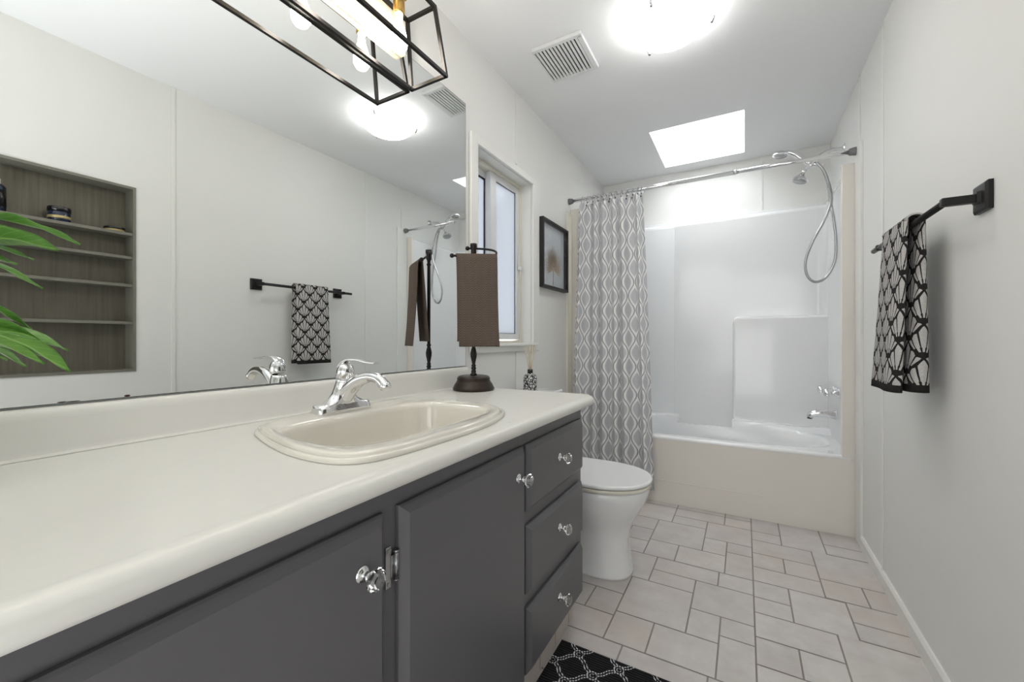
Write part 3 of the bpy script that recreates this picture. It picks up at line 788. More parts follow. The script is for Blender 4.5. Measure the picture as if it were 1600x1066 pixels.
# ================================================================== CEILING LIGHT
LX, LY = .779, 1.716
cl = thing('ceiling_light', 'round white glowing dome light on the ceiling held by three clips', 'light fixture', (LX, LY, H))
bm = B(); lathe(bm, [(0, -.0005), (.125, -.0005), (.128, -.008), (.125, -.03), (.09, -.034), (0, -.034)], (LX, LY, H), seg=48); obj('mounting_pan', bm, M['trim'], cl)
bm = B(); lathe(bm, [(.140, -.036), (.148, -.040), (.147, -.045), (.139, -.056), (.119, -.073), (.090, -.087), (.050, -.096), (0, -.100)][::-1] + [(.144, -.038), (.10, -.035)], (LX, LY, H), seg=64)
obj('lamp_shade', bm, M['dome'], cl)
for a in (253, 16, 132):
    a = math.radians(a); c, s = math.cos(a), math.sin(a); bm = B()
    tube(bm, [(LX + .098 * c, LY + .098 * s, H - .02), (LX + .154 * c, LY + .154 * s, H - .032), (LX + .158 * c, LY + .158 * s, H - .045)], .0022, 8)
    cyl(bm, (LX + .158 * c, LY + .158 * s, H - .040), (LX + .150 * c, LY + .150 * s, H - .062), .006, .005, 12)
    obj('clip', bm, M['steel'], cl)

# ================================================================== CEILING VENT
vn = thing('exhaust_vent', 'square white slatted exhaust fan cover on the ceiling', 'vent', (.327, 1.742, H))
bm = B(); vx0, vx1, vy0, vy1 = .212, .442, 1.618, 1.868
box(bm, vx0, vx1, vy0, vy0 + .020, H - .018, H - .0005, .003); box(bm, vx0, vx1, vy1 - .016, vy1, H - .018, H - .0005, .003)
box(bm, vx1 - .022, vx1, vy0 + .01, vy1 - .01, H - .018, H - .0005, .003); box(bm, vx0, vx0 + .008, vy0 + .01, vy1 - .01, H - .018, H - .0005, .003)
ns = 12; x0, x1 = vx0 + .008, vx1 - .022; pitch = (x1 - x0) / ns
for k in range(ns): box(bm, x0 + k * pitch + .0062, x0 + (k + 1) * pitch, vy0 + .018, vy1 - .014, H - .0178, H - .0135)
obj('grille', bm, M['vinyl'], vn)
bm = B(); box(bm, vx0 + .004, vx1 - .004, vy0 + .004, vy1 - .004, H - .004, H - .0008); obj('fan_housing', bm, M['darkslot'], vn)

# ================================================================== PICTURE
pc = thing('framed_picture', 'black-framed gold palm leaf picture on the wall between window and curtain', 'picture', (0, 2.31, 1.30))
py0, py1, pz0, pz1 = 2.122, 2.506, 1.298, 1.700
bm = B(); ring_frame(bm, .001, .036, py0, py1, pz0, pz1, .015, .001); obj('frame', bm, M['frame_black'], pc)
bm = B(); box(bm, .0015, .008, py0 + .012, py1 - .012, pz0 + .012, pz1 - .012); obj('backing', bm, M['paper'], pc)
bm = B()
lc = Vector((.0, (py0 + py1) / 2 + .005, 1.425))
rl = random.Random(5)
for k in range(44):
    a = math.radians(-112 + 224 * k / 43); ln = (.165 - .055 * (abs(a) / 2.06) ** 1.5) * (0.9 + .1 * rl.random())
    d = Vector((0, math.sin(a), math.cos(a))); s = Vector((0, math.cos(a), -math.sin(a)))
    def P(t, w, x): return (x + .0, *(lc + d * ln * t + s * w).yz)
    zt = .0105 + .004 * (k % 2)
    vs = [bm.verts.new(P(0.03, 0, zt)), bm.verts.new(P(.45, .0042, zt)), bm.verts.new(P(1, 0, zt + .001)), bm.verts.new(P(.45, -.0042, zt + .001))]
    bm.faces.new((vs[0], vs[1], vs[2])); bm.faces.new((vs[0], vs[2], vs[3]))
tube(bm, [(.011, lc.y, lc.z), (.011, lc.y - .004, lc.z - .10)], .0016, 8)
obj('palm_leaf', bm, M['gold_leaf'], pc, label='gold fan-shaped palm leaf')
bm = B(); box(bm, .0285, .0300, py0 + .013, py1 - .013, pz0 + .013, pz1 - .013); obj('glass', bm, M['pane'], pc)

# ================================================================== TOILET
TY = 1.765
to = thing('toilet', 'white toilet with closed lid between the vanity and the bathtub', 'toilet', (.35, TY, 0))
def egg(xb, xf, hw, z, n=64, xc=None, e=2.15):
    xc = xf - hw * 1.25 if xc is None else xc; out = []
    for k in range(n):
        th = 2 * PI * k / n; c, s = math.cos(th), math.sin(th)
        if c >= 0: x = xc + (xf - xc) * abs(c) ** (2 / e); y = hw * math.copysign(abs(s) ** (2 / e), s)
        else: x = xc - (xc - xb) * abs(c) ** (2 / 5.0); y = hw * math.copysign(abs(s) ** (2 / 3.6), s) * (1 if True else 1)
        out.append((x, TY + y, z))
    return out
bm = B()
secs = [(.13, .622, .112, .0005), (.13, .622, .112, .010), (.13, .618, .109, .03), (.14, .609, .105, .08), (.15, .604, .102, .14), (.16, .610, .106, .18), (.17, .625, .122, .22), (.18, .648, .148, .262), (.19, .672, .168, .305), (.20, .686, .178, .345), (.20, .689, .179, .368), (.20, .684, .175, .375)]
loft(bm, [egg(a, b, c, z, e=2.4 if z < .16 else 2.15) for a, b, c, z in secs])
obj('bowl', bm, M['ceramic'], to)
def slab(a, b, c, z0, z1, r):
    bm = B(); loft(bm, [egg(a + r, b - r, c - r, z0), egg(a, b, c, z0 + r * .6), egg(a, b, c, z1 - r), egg(a + r * .3, b - r * .3, c - r * .3, z1 - r * .3), egg(a + r * 1.2, b - r * 1.2, c - r * 1.2, z1)]); return bm
obj('seat', slab(.215, .695, .182, .3765, .3915, .004), M['seat_cream'], to)
obj('lid', slab(.215, .699, .184, .3935, .4100, .006), M['ceramic'], to)
bm = B(); box(bm, .012, .205, TY - .21, TY + .21, .37, .700, .02, 4); box(bm, .05, .22, TY - .11, TY + .11, .20, .374, .02, 3); obj('tank', bm, M['ceramic'], to, smooth_angle=50)
bm = B(); box(bm, .008, .215, TY - .22, TY + .22, .7005, .735, .010, 4); obj('tank_lid', bm, M['ceramic'], to, smooth_angle=50)
bm = B(); cyl(bm, (.205, TY - .15, .64), (.218, TY - .15, .64), .012); box(bm, .216, .224, TY - .155, TY - .08, .634, .646, .003); obj('flush_lever', bm, M['chrome'], to)
for s in (-1, 1):
    bm = B(); box(bm, .20, .23, TY + s * .075 - .018, TY + s * .075 + .018, .3755, .402, .004); obj('seat_hinge', bm, M['ceramic'], to)

# ================================================================== REED DIFFUSER
RX, RY, RZ = .112, 1.806, .7355
rd = thing('reed_diffuser', 'black and white floral diffuser bottle with reeds behind the countertop end', 'diffuser', (RX, RY, RZ))
bm = B(); lathe(bm, [(0, 0), (.031, 0), (.034, .003), (.034, .070), (.031, .079), (.022, .085), (.013, .087), (.0125, .092), (0, .092)], (RX, RY, RZ)); obj('bottle', bm, M['bottle'], rd)
bm = B(); lathe(bm, [(.006, .092), (.0135, .092), (.0135, .110), (.006, .110)], (RX, RY, RZ)); obj('collar', bm, M['jar_black'], rd, label='black collar on the bottle neck')
for dx, dy in ((-.020, -.010), (-.008, .012), (.006, -.012), (.016, .010), (.002, .020), (-.014, .004)):
    bm = B(); cyl(bm, (RX + dx * .15, RY + dy * .15, RZ + .095), (RX + dx * 1.3, RY + dy * 1.3, RZ + .228), .0016, seg=8); obj('reed', bm, M['reed'], rd)

# ================================================================== BATHTUB + SURROUND
tb = thing('bathtub', 'white one-piece tub and shower surround filling the end alcove', 'bathtub', (W / 2, T, 0))
IX0, IX1 = .026, 1.498
bm = B()
def tubh(x, y):
    yc, hy = 2.958, .262; xc, hx = .762, .690
    r = (abs((x - xc) / hx) ** 3.2 + abs((y - yc) / hy) ** 3.2) ** (1 / 3.2)
    rim = .404 + .027 * min(1, max(0, (y - 3.16) / .05))
    if .602 < x < .957 and y > 3.205: rim = .362
    if r >= 1: return rim
    t = (1 - r) / .30; t = min(1, t); t = t * t * (3 - 2 * t)
    lip = min(1, (1 - r) / .03) * .012
    return rim - lip - t * .30
xs = sorted(set([IX0 + (IX1 - IX0) * i / 120 for i in range(121)] + [.601, .603, .956, .958]))
ys = sorted(set([T + .012 + (3.375 - T - .012) * i / 70 for i in range(71)] + [3.204, 3.206]))
V = [[bm.verts.new((x, y, tubh(x, y))) for y in ys] for x in xs]
for i in range(len(xs) - 1):
    for j in range(len(ys) - 1):
        f = bm.faces.new((V[i][j], V[i + 1][j], V[i + 1][j + 1], V[i][j + 1])); f.smooth = True
# rolled front rim
rp = [(T + .012, .404), (T + .006, .4025), (T + .001, .398), (T - .001, .391), (T, .384), (T + .004, .380)]
U = [[bm.verts.new((x, y, z)) for y, z in rp] for x in xs]
for i in range(len(xs) - 1):
    for j in range(len(rp) - 1):
        f = bm.faces.new((U[i][j], U[i + 1][j], U[i + 1][j + 1], U[i][j + 1])); f.smooth = True
bmesh.ops.remove_doubles(bm, verts=bm.verts, dist=.0001)
obj('tub_basin', bm, M['tub'], tb, smooth_angle=50)
bm = B()
box(bm, .0125, IX1 + .024, T, T + .010, 0.0, .386)
prism(bm, [(T, .137), (T - .0016, .135), (T - .0016, .133), (T, .131)], 'x', .02, 1.12)
obj('apron', bm, M['tub_cream'], tb, label='cream apron below the tub rim')
# flanges (columns) on both sides
bm = B(); box(bm, 1.462, W - .0005, T, T + .030, .386, 1.880, .004, 3)
obj('front_flange', bm, M['tub_cream'], tb, label='cream flange column at the right of the tub')
bm = B(); box(bm, .0005, .062, T, T + .030, .386, 1.880, .004, 3)
obj('front_flange', bm, M['tub_cream'], tb, label='cream flange column at the left of the tub')
# wall panels of the surround: rounded inside corners as one swept sheet with thickness
def plan(rc, off):
    y1 = 3.335 + off; a0, a1 = IX0 - off, IX1 + off
    pts = [(a0, T + .020)]
    for k in range(9):
        t = PI / 2 * k / 8; pts.append((a0 + rc - rc * math.cos(t), y1 - rc + rc * math.sin(t)))
    for k in range(9):
        t = PI / 2 * k / 8; pts.append((a1 - rc + rc * math.sin(t), y1 - rc + rc * math.cos(t)))
    pts.append((a1, T + .020)); return pts
bm = B()
pi_ = plan(.05, 0)
rows = [(z, o) for z, o in ((.33, 0), (1.835, 0), (1.850, -.004), (1.860, -.004), (1.872, .006), (1.880, .012), (1.884, .024))]
G = []
for z, o in rows:
    p = plan(.05, o); G.append([bm.verts.new((q[0], q[1], z)) for q in p])
for i in range(len(G) - 1):
    for k in range(len(G[0]) - 1):
        f = bm.faces.new((G[i][k], G[i][k + 1], G[i + 1][k + 1], G[i + 1][k])); f.smooth = True
obj('surround_wall', bm, M['tub'], tb, smooth_angle=50)
# top lip of the surround against the painted wall
bm = B(); box(bm, IX0 + .01, IX1 - .01, 3.345, D - .0005, 1.868, 1.890, .004, 3); box(bm, IX1 - .002, W - .0005, T + .03, D - .001, 1.868, 1.884, .003); box(bm, .0005, IX0 + .002, T + .03, D - .001, 1.868, 1.884, .003)
obj('surround_top_lip', bm, M['tub'], tb)
# raised lower panel with a shelf top, right; slightly raised full-height panel, left
def rpanel(x0, x1, z0, z1, y0, y1, r, corner):
    """plan bevel + rounded upper corner"""
    pts = [(x0, z0), (x1, z0), (x1, z1)]
    arc = [(x0 + corner - corner * math.sin(PI / 2 * k / 8), z1 - corner + corner * math.cos(PI / 2 * k / 8)) for k in range(9)]
    pts = [(x1, z0), (x1, z1)] + arc + [(x0, z0)]
    cxm, czm = (x0 + x1) / 2, (z0 + z1) / 2
    def sc(d):
        return [(x - (d if x > cxm else -d) * (1 if x < cxm else 0), z - (d if z > czm else 0)) for x, z in pts]
    bm = B(); L = [[(x, y, z) for x, z in q] for q, y in ((sc(0), y1), (sc(0), y0 + r), (sc(r * .3), y0 + r * .3), (sc(r), y0), (sc(r + .002), y0))]
    loft(bm, L, smooth=False); return bm
obj('shelf_panel', rpanel(.962, IX1 + .004, .428, 1.152, 3.276, 3.345, .016, .035), M['tub'], tb, smooth_angle=35, label='raised lower wall panel with a shelf top')
obj('side_panel', rpanel(IX0 - .004, .568, .428, 1.855, 3.328, 3.345, .008, .05) , M['tub'], tb, smooth_angle=35)
bm = B(); lathe(bm, [(0, 0), (.024, 0), (.026, .003), (.018, .007), (0, .008)], (1.405, 2.93, .325), (-1, 0, .25)); obj('overflow_plate', bm, M['chrome'], tb)
bm = B(); lathe(bm, [(0, 0), (.010, 0), (.011, .004), (0, .006)], (1.425, 2.688, .4045), (0, 0, 1)); obj('rim_button', bm, M['chrome'], tb)

# tub spout and valve handles on the right-hand end wall --------------------------------
ty = 3.0
tf = thing('tub_faucet', 'chrome tub spout on the right end wall above the tub', 'faucet', (IX1, ty, .55))
bm = B(); lathe(bm, [(0, 0), (.032, 0), (.030, .006), (.026, .010), (.0245, .03)], (IX1 - .0005, ty, .556), (-1, 0, 0)); sp = catmull([(IX1 - .012, ty, .556), (IX1 - .05, ty, .558), (IX1 - .09, ty, .557), (IX1 - .118, ty, .548), (IX1 - .126, ty, .530)], 6)
tube(bm, sp, [.0245 - .0085 * i / (len(sp) - 1) for i in range(len(sp))], 20); obj('spout', bm, M['chrome'], tf)
bm = B(); cyl(bm, (IX1 - .126, ty, .531), (IX1 - .1265, ty, .522), .013, seg=16); obj('spout_outlet', bm, M['jar_black'], tf, label='dark spout outlet')
tv = thing('shower_valve_set', 'cluster of chrome shower valve handles above the tub spout', 'faucet', (IX1, ty, .69))
for dy, ln, rr in ((-.085, .072, .022), (.0, .050, .018), (.085, .078, .022)):
    bm = B()
    lathe(bm, [(0, 0), (.028, 0), (.027, .005), (.014, .012), (.011, .03), (.011, ln - .038), (rr * .8, ln - .034), (rr, ln - .026), (rr, ln - .006), (rr * .7, ln), (0, ln + .001)], (IX1 - .0005, ty + dy, .690), (-1, 0, 0), 20)
    for k in range(4):
        a = PI / 4 + k * PI / 2; c = Vector((IX1 - ln + .016, ty + dy, .690)); d = Vector((0, math.cos(a), math.sin(a)))
        tube(bm, [c, c + d * (rr + .004), c + d * (rr + .008)], [.007, .0065, .003], 10)
    obj('valve_handle', bm, M['chrome'], tv)

# ================================================================== SHOWER HEADS + HOSE
sy = 2.93
sw = thing('shower_set', 'chrome shower arm with fixed head, hand shower and looping metal hose', 'shower', (W, sy, 2.075))
bm = B(); lathe(bm, [(0, 0), (.030, 0), (.029, .004), (.018, .009), (.011, .012)], (W - .0005, sy, 2.070), (-1, 0, 0)); ap = catmull([(W - .005, sy, 2.070), (W - .05, sy, 2.072), (W - .10, sy, 2.060), (1.385, sy, 2.028)], 6); tube(bm, ap, .0105, 16)
obj('shower_arm', bm, M['chrome'], sw)
bm = B(); cyl(bm, (1.392, sy, 2.038), (1.366, sy, 2.006), .017, .015, 20); cyl(bm, (1.345, sy, 2.030), (1.425, sy, 1.992), .013, .011, 16); bmesh.ops.create_icosphere(bm, subdivisions=3, radius=.016, matrix=Matrix.Translation((1.350, sy, 2.028)))
obj('diverter_bracket', bm, M['chrome'], sw, smooth_angle=50)
bm = B(); cyl(bm, (1.372, sy, 2.008), (1.330, sy, 1.968), .0085, seg=14); bmesh.ops.create_icosphere(bm, subdivisions=3, radius=.013, matrix=Matrix.Translation((1.338, sy, 1.976)))
lathe(bm, [(0, 0), (.011, 0), (.015, .010), (.030, .032), (.041, .044), (.042, .050), (.039, .053), (0, .0535)], (1.332, sy, 1.972), (-.36, -.10, -1), 32); 
obj('fixed_shower_head', bm, M['chrome'], sw, smooth_angle=50)
ax = Vector((-.36, -.10, -1)).normalized(); bm = B(); c = Vector((1.332, sy, 1.972)) + ax * .0535
lathe(bm, [(0, 0), (.036, 0), (.035, .002), (0, .003)], c, ax, 32); obj('spray_face', bm, M['steel'], sw)
# hand shower: handle lying in the bracket, round head to the left
bm = B()
hp = catmull([(1.362, sy, 2.018), (1.330, sy, 2.050), (1.295, sy, 2.085), (1.262, sy - .004, 2.104), (1.235, sy - .006, 2.104)], 6)
tube(bm, hp, [.0115 + .003 * math.sin(PI * i / (len(hp) - 1)) for i in range(len(hp))], 16)
ax = Vector((-.08, -.05, -1)).normalized()
lathe(bm, [(0, -.008), (.020, -.006), (.036, .002), (.041, .012), (.041, .017), (.037, .020), (0, .020)], (1.222, sy - .008, 2.108), ax, 32)
hs = obj('hand_shower', bm, M['chrome'], sw, smooth_angle=50)
bm = B(); lathe(bm, [(0, .0205), (.034, .0205), (.033, .0225), (0, .023)], (1.222, sy - .008, 2.108), ax, 32); obj('spray_face', bm, M['steel'], hs)
bm = B()
hpts = [(1.395, sy - .015, 2.010), (1.428, sy - .02, 1.955), (1.452, sy - .03, 1.860), (1.458, sy - .045, 1.770), (1.425, sy - .05, 1.665), (1.375, sy - .05, 1.560), (1.340, sy - .05, 1.450), (1.345, sy - .05, 1.365), (1.382, sy - .045, 1.322), (1.435, sy - .03, 1.345), (1.476, sy - .02, 1.430),
        (1.484, sy - .01, 1.545), (1.476, sy, 1.670), (1.462, sy + .012, 1.790), (1.450, sy + .012, 1.890), (1.430, sy + .012, 1.965), (1.412, sy + .008, 2.000)]
hc = catmull(hpts, 22); 
tube(bm, hc, [.0066 if i % 2 else .0075 for i in range(len(hc))], 12); obj('hose', bm, M['steel'], sw, label='ribbed metal shower hose hanging in a loop')

# ================================================================== CURTAIN ROD, RINGS, CURTAIN
ry, rz = 2.604, 1.926
rod = thing('curtain_rod', 'chrome tension rod spanning the room in front of the tub', 'curtain rod', (W / 2, ry, rz))
bm = B(); cyl(bm, (.02, ry, rz), (.99, ry, rz), .0128, seg=24); cyl(bm, (.985, ry, rz), (.995, ry, rz), .0136, seg=24); obj('rod_tube', bm, M['chrome'], rod)
bm = B(); cyl(bm, (.995, ry, rz), (W - .02, ry, rz), .0112, seg=24); obj('rod_tube', bm, M['chrome'], rod)
for s, x in ((1, .0005), (-1, W - .0105)):
    bm = B(); lathe(bm, [(0, 0), (.0205, 0), (.0205, .003), (.0165, .026), (.0145, .028)], (x, ry, rz), (s, 0, 0), 24); obj('end_cap', bm, M['greyplastic'], rod, label='grey rubber end cap')

CT0, CT1, CB0, CB1 = .075, .487, .016, .560
NF = 6.5
rc = random.Random(11)
ph = [rc.uniform(-.6, .6) for _ in range(12)]
def cfold(s, t):   # s across, t 0 top..1 bottom
    z = 1.888 - t * (1.888 - .075)
    x = (CT0 * (1 - t) + CB0 * t) * (1 - s) + (CT1 * (1 - t ** .85) + CB1 * t ** .85) * s
    k = s * NF
    a = 2 * PI * k + 1.1 * math.sin(2 * PI * s * 1.7 + 1) + .7 * math.sin(2 * PI * s * 3.1) + .25 * math.sin(3 * t + 5 * s)
    amp = (.026 + .012 * math.sin(2 * PI * s * 1.3 + .5) * .6) * (.75 + .25 * t)
    y = 2.579 - .008 * t + amp * math.sin(a) + .005 * math.sin(2 * a + 1.3)
    y = min(y, 2.612 if z > .42 else 2.6135)
    x += .008 * math.cos(a) * (s * (1 - s) * 4)
    if t < .03: z -= .010 * (1 - t / .03) * (0.5 - .5 * math.cos(2 * PI * s * 11))
    return (x, y, z)
NX = 320
arc = [0]
for i in range(NX):
    a, b = Vector(cfold(i / NX, .5)), Vector(cfold((i + 1) / NX, .5)); arc.append(arc[-1] + (b - a).length)
bm = B(); grid(bm, NX, 70, cfold, uv=lambda s, t: (arc[int(round(s * NX))] * .92, (1 - t) * 1.813))
cu = obj('shower_curtain', bm, M['curtain'])
sm = cu.modifiers.new('thickness', 'SOLIDIFY'); sm.thickness = .0012; sm.offset = 0
tag(cu, 'grey and white ogee-pattern shower curtain hanging at the left of the tub', 'shower curtain')
# rings
rx = [.052 + .0 * k for k in range(1)]
xs_r = [.096, .133, .171, .206, .243, .282, .318, .355, .392, .428, .458, .480]
def make_ring(x):
    t = thing('curtain_ring', 'chrome hook ring with hanging bead holding the ogee curtain', 'curtain ring', (x, ry, rz), group='rings along the curtain rod')
    bm = B(); pts = [(x + .004 * math.sin(2 * a), ry + .0195 * math.sin(a), rz - .004 - .0205 * math.cos(a)) for a in [2 * PI * k / 28 for k in range(28)]]
    tube(bm, pts, .0016, 8, closed=True); obj('ring', bm, M['steel'], t)
    bm = B(); tube(bm, [(x, ry - .003, rz - .0245), (x, ry - .018, rz - .038), (x, ry - .026, rz - .052)], .0014, 8)
    for q in ((x, ry - .010, rz - .030), (x, ry - .027, rz - .054)): bmesh.ops.create_icosphere(bm, subdivisions=2, radius=.0042, matrix=Matrix.Translation(q))
    obj('hook', bm, M['bronze_pole'], t); return t
r0 = make_ring(xs_r[0])
for x in xs_r[1:]: dup(r0, (x - xs_r[0], 0, 0))

# ================================================================== TOWEL BAR + PATTERNED TOWEL
BX, BZ = 1.455, 1.322
br = thing('towel_bar', 'black metal towel bar mounted on the right wall', 'towel bar', (W, 1.68, BZ))
bm = B(); cyl(bm, (BX, 1.366, BZ), (BX, 2.004, BZ), .0085, seg=20); obj('bar', bm, M['black'], br)
for y in (1.374, 1.935):
    bm = B(); loft(bm, [[(xx, y - r, BZ + .001 - r), (xx, y + r, BZ + .001 - r), (xx, y + r, BZ + .001 + r), (xx, y - r, BZ + .001 + r)] for xx, r in ((W - .0005, .033), (W - .009, .033), (W - .013, .028), (W - .0135, .014), (W - .020, .012))], smooth=False); 0
    p = obj('wall_plate', bm, M['black'], br)
    bm = B(); box(bm, BX - .009, W - .016, y - .009, y + .009, BZ - .010, BZ + .010, .003, 2); obj('post', bm, M['black'], br)

bm = B()
def lobe(bm, xa_t, xb_t, xa_b, xb_b, y0, y1, zt, zb, ripple, u0):
    N = 56; Z = 40; loops = []; per = None
    for j in range(Z + 1):
        t = j / Z; z = zt + (zb - zt) * t; te = t ** .8
        xa = xa_t + (xa_b - xa_t) * te; xb = xb_t + (xb_b - xb_t) * te; cx, hx = (xa + xb) / 2, (xb - xa) / 2
        yc, hy = (y0 + y1) / 2, (y1 - y0) / 2 * (1 + .03 * t)
        lp = []
        for k in range(N):
            th = 2 * PI * k / N + PI; c, s = math.cos(th), math.sin(th)
            x = cx - hx * math.copysign(abs(c) ** (2 / 2.6), c); y = yc + hy * math.copysign(abs(s) ** (2 / 5), s)
            x += ripple * te * math.sin((y - y0) * 34 + 3 * t) * (1 if c > 0 else .25)
            zz = z if j < Z else z
            lp.append((x, y, zz))
        loops.append(lp)
    L0 = loops[Z // 2]; cum = [0]
    for k in range(N): cum.append(cum[-1] + (Vector(L0[(k + 1) % N]) - Vector(L0[k])).length)
    tot = cum[-1]
    loft(bm, loops, uv=lambda i, k: (u0 + cum[k], (1 - i / Z) * (zt - zb)))
lobe(bm, 1.4320, 1.4455, 1.402, 1.434, 1.572, 1.800, 1.338, .838, .004, 0)
lobe(bm, 1.4645, 1.4790, 1.438, 1.492, 1.566, 1.792, 1.338, .842, .002, .3)
# fold over the bar
lay = bm.loops.layers.uv.verify()
capp = [(1.4320 + .0470 * (1 - math.cos(PI * k / 12)) / 2, 1.334 + .0165 * math.sin(PI * k / 12)) for k in range(13)]
V = []
for (x, z) in capp: V.append([bm.verts.new((x, 1.571 + .226 * j / 16, z)) for j in range(17)])
for i in range(12):
    for j in range(16):
        f = bm.faces.new((V[i][j], V[i + 1][j], V[i + 1][j + 1], V[i][j + 1])); f.smooth = True
        for lp, (a, b) in zip(f.loops, ((i, j), (i + 1, j), (i + 1, j + 1), (i, j + 1))): lp[lay].uv = (.226 * b / 16, .5 + .003 * a)
for j in (0, 16): 
    for i in range(12):
        f = bm.faces.new((V[i][j], V[i + 1][j], bm.verts.new((V[i + 1][j].co.x * .8 + 1.4555 * .2, V[i][j].co.y, V[i + 1][j].co.z - .004)), bm.verts.new((V[i][j].co.x * .8 + 1.4555 * .2, V[i][j].co.y, V[i][j].co.z - .004))))
        for lp in f.loops: lp[lay].uv = (.04, .47 + .002 * i)
tag(obj('bath_towel', bm, M['fan']), 'black and white fan-pattern towel folded over the black wall bar', 'towel')

# ================================================================== RECESSED SHELVES on the right wall (seen in the mirror)
nc = thing('recessed_shelf', 'olive-grey recessed wall shelf seen in the mirror', 'shelf', (W, .35, NZ0))
bm = B(); box(bm, W + .090, W + .0995, NY0 + .001, NY1 - .001, NZ0 + .001, NZ1 - .001); obj('back_panel', bm, M['wood'], nc)
bm = B(); e = .012
box(bm, W - .004, W + .0895, NY0 + .0005, NY0 + e, NZ0 + .0005, NZ1 - .0005); box(bm, W - .004, W + .0895, NY1 - e, NY1 - .0005, NZ0 + .0005, NZ1 - .0005)
box(bm, W - .004, W + .0895, NY0 + e, NY1 - e, NZ1 - e, NZ1 - .0005); box(bm, W - .004, W + .0895, NY0 + e, NY1 - e, NZ0 + .0005, NZ0 + e); obj('shelf_frame', bm, M['wood_edge'], nc)
for z in (1.500, 1.388, 1.256, 1.078):
    bm = B(); box(bm, W + .001, W + .089, NY0 + e + .0005, NY1 - e - .0005, z - .013, z, .001); obj('shelf_board', bm, M['wood_edge'], nc)
sz = 1.5005
# dark blue jar, flat tin, bottle
j = thing('cosmetic_jar', 'black and dark blue lidded jar on the recessed top shelf', 'jar', (W + .034, .575, sz))
bm = B(); lathe(bm, [(0, 0), (.033, 0), (.035, .003), (.035, .040), (.033, .042), (0, .042)], (W + .038, .575, sz)); obj('jar_body', bm, M['jar_blue'], j)
bm = B(); lathe(bm, [(.0352, .012), (.0356, .012), (.0356, .024), (.0352, .024)], (W + .038, .575, sz)); obj('label_band', bm, M['gold_print'], j, label='pale printed band around the jar')
bm = B(); lathe(bm, [(0, .0425), (.0365, .0425), (.0365, .060), (.035, .062), (0, .062)], (W + .038, .575, sz)); obj('lid', bm, M['jar_black'], j)
j = thing('pomade_tin', 'flat dark tin with pale band on the recessed top shelf', 'tin', (W + .038, .760, sz))
bm = B(); lathe(bm, [(0, 0), (.034, 0), (.036, .002), (.036, .010), (0, .010)], (W + .042, .755, sz)); obj('tin_body', bm, M['gold_print'], j)
bm = B(); lathe(bm, [(0, .0102), (.0375, .0102), (.0375, .019), (.035, .021), (0, .021)], (W + .042, .755, sz)); obj('lid', bm, M['jar_black'], j)
j = thing('lotion_bottle', 'dark bottle with white cap on the recessed top shelf', 'bottle', (W + .038, .405, sz))
bm = B(); lathe(bm, [(0, 0), (.025, 0), (.027, .003), (.027, .098), (.020, .108), (.011, .112), (0, .112)], (W + .038, .402, sz)); obj('bottle_body', bm, M['jar_blue'], j)
bm = B(); lathe(bm, [(.0272, .02), (.0276, .02), (.0276, .085), (.0272, .085)], (W + .038, .402, sz), seg=32); obj('label_band', bm, M['jar_black'], j)
bm = B(); lathe(bm, [(0, .1125), (.013, .1125), (.013, .130), (.008, .136), (.008, .150), (0, .151)], (W + .038, .402, sz)); obj('cap', bm, M['white_cap'], j)

# ================================================================== FLOOR MAT
mx0, mx1, my0, my1 = .513, .985, .47, 1.250
bm = B(); 
grid(bm, 2, 2, lambda s, t: (mx0 + (mx1 - mx0) * s, my0 + (my1 - my0) * t, .0075), uv=lambda s, t: (mx0 + (mx1 - mx0) * s - .583, my0 + (my1 - my0) * t - 1.218), smooth=False)
box(bm, mx0, mx1, my0, my1, .0008, .0073)
tag(obj('floor_mat', bm, M['mat']), 'black ribbed bath mat with white rope trellis pattern beside the vanity', 'bath mat')

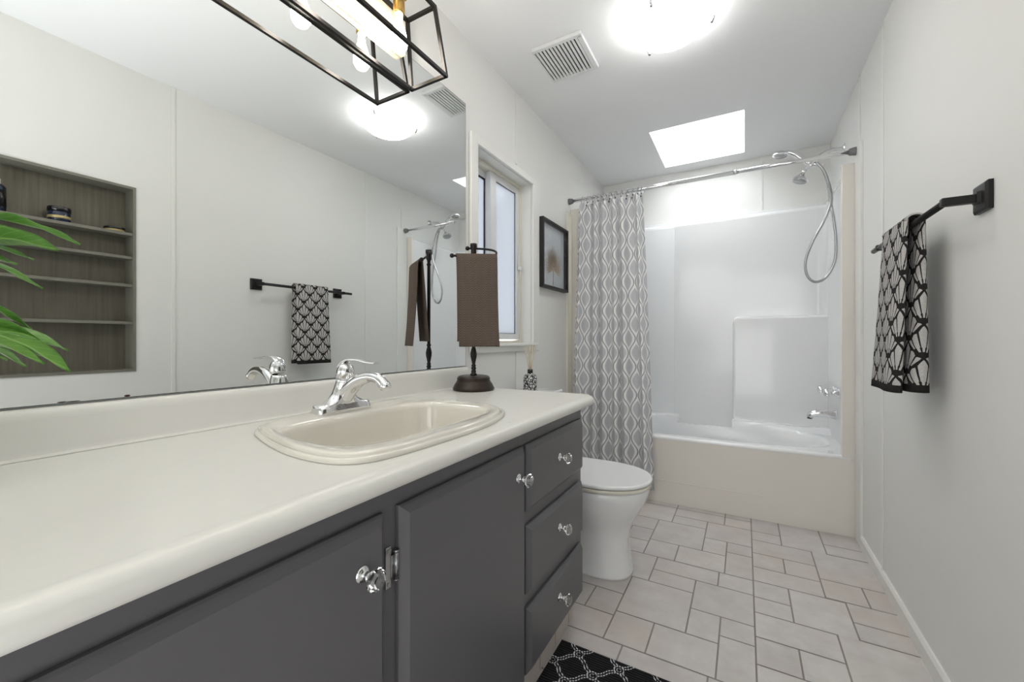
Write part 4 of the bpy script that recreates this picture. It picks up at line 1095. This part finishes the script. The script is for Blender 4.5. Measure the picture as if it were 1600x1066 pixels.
# ================================================================== POTTED PLANT (left end of the countertop, leaves reach into view)
plx, ply = .150, -.035
pt = thing('potted_plant', 'green leafy plant on the countertop at the left edge of view', 'plant', (plx, ply, ZC))
bm = B(); lathe(bm, [(0, .0008), (.050, .0008), (.054, .004), (.070, .115), (.074, .120), (.072, .126), (.066, .124), (.060, .105)], (plx, ply, ZC)); obj('pot', bm, M['pot'], pt)
bm = B(); lathe(bm, [(0, .106), (.030, .109), (.0615, .105)], (plx, ply, ZC)); obj('soil', bm, M['soil'], pt)
def leaf(mid, tip, w, roll=0.0):
    base = Vector((plx + random.uniform(-.02, .02), ply + random.uniform(-.02, .02), ZC + .108))
    mid, tip = Vector(mid), Vector(tip)
    P = catmull([base, base * .55 + mid * .45 + Vector((0, 0, .03)), mid, mid * .45 + tip * .55 + Vector((0, 0, .010)), tip], 7)
    n = len(P); i0 = int(n * .42)
    bm = B(); tube(bm, P[:i0 + 2], .0018, 8); obj('stem', bm, M['stem'], pt)
    bm = B(); Q = P[i0:]; m = len(Q)
    def pt3(i, v):
        s = i / (m - 1); d = (Q[min(i + 1, m - 1)] - Q[max(i - 1, 0)]).normalized()
        side = d.cross(Vector((0, 0, 1))).normalized(); up = side.cross(d)
        side = side * math.cos(roll) + up * math.sin(roll); up = side.cross(d)
        ww = w * (math.sin(PI * min(1, s ** .75)) ** .8) * (1 - .25 * s) + .0003
        return Q[i] + side * (v * ww) + up * (abs(v) * ww * .32 + .0015 * math.sin(s * 14 + v * 3))
    lay = bm.loops.layers.uv.verify(); nv = 8
    V = [[bm.verts.new(pt3(i, -1 + 2 * k / nv)) for k in range(nv + 1)] for i in range(m)]
    for i in range(m - 1):
        for k in range(nv):
            f = bm.faces.new((V[i][k], V[i + 1][k], V[i + 1][k + 1], V[i][k + 1])); f.smooth = True
            for lp, (a, b) in zip(f.loops, ((i, k), (i + 1, k), (i + 1, k + 1), (i, k + 1))): lp[lay].uv = (a / (m - 1), b / nv)
    o = obj('leaf', bm, M['leaf'], pt); s = o.modifiers.new('thickness', 'SOLIDIFY'); s.thickness = .0006
leaf((.135, .120, 1.150), (.132, .224, 1.140), .019)
leaf((.120, .100, 1.120), (.125, .203, 1.128), .026, .5)
leaf((.150, .085, 1.100), (.140, .183, 1.066), .024, -.3)
leaf((.130, .080, 1.060), (.130, .174, 1.006), .022)
leaf((.135, .110, 1.010), (.130, .214, .942), .027, .4)
leaf((.160, .100, 1.005), (.145, .208, .975), .024, -.5)
leaf((.115, .090, 1.000), (.115, .190, .955), .024, .3)
for k in range(9):
    a = math.radians(150 + 26 * k); r = .15 + .05 * random.random(); z = .96 + .22 * random.random()
    cx, cy = math.cos(a), math.sin(a)
    tx = max(.045, plx + cx * r * .8)
    leaf((max(.05, plx + cx * r * .45), ply + cy * r * .5, z + .05), (tx, ply + cy * r, z - .02), .019, random.uniform(-.4, .4))
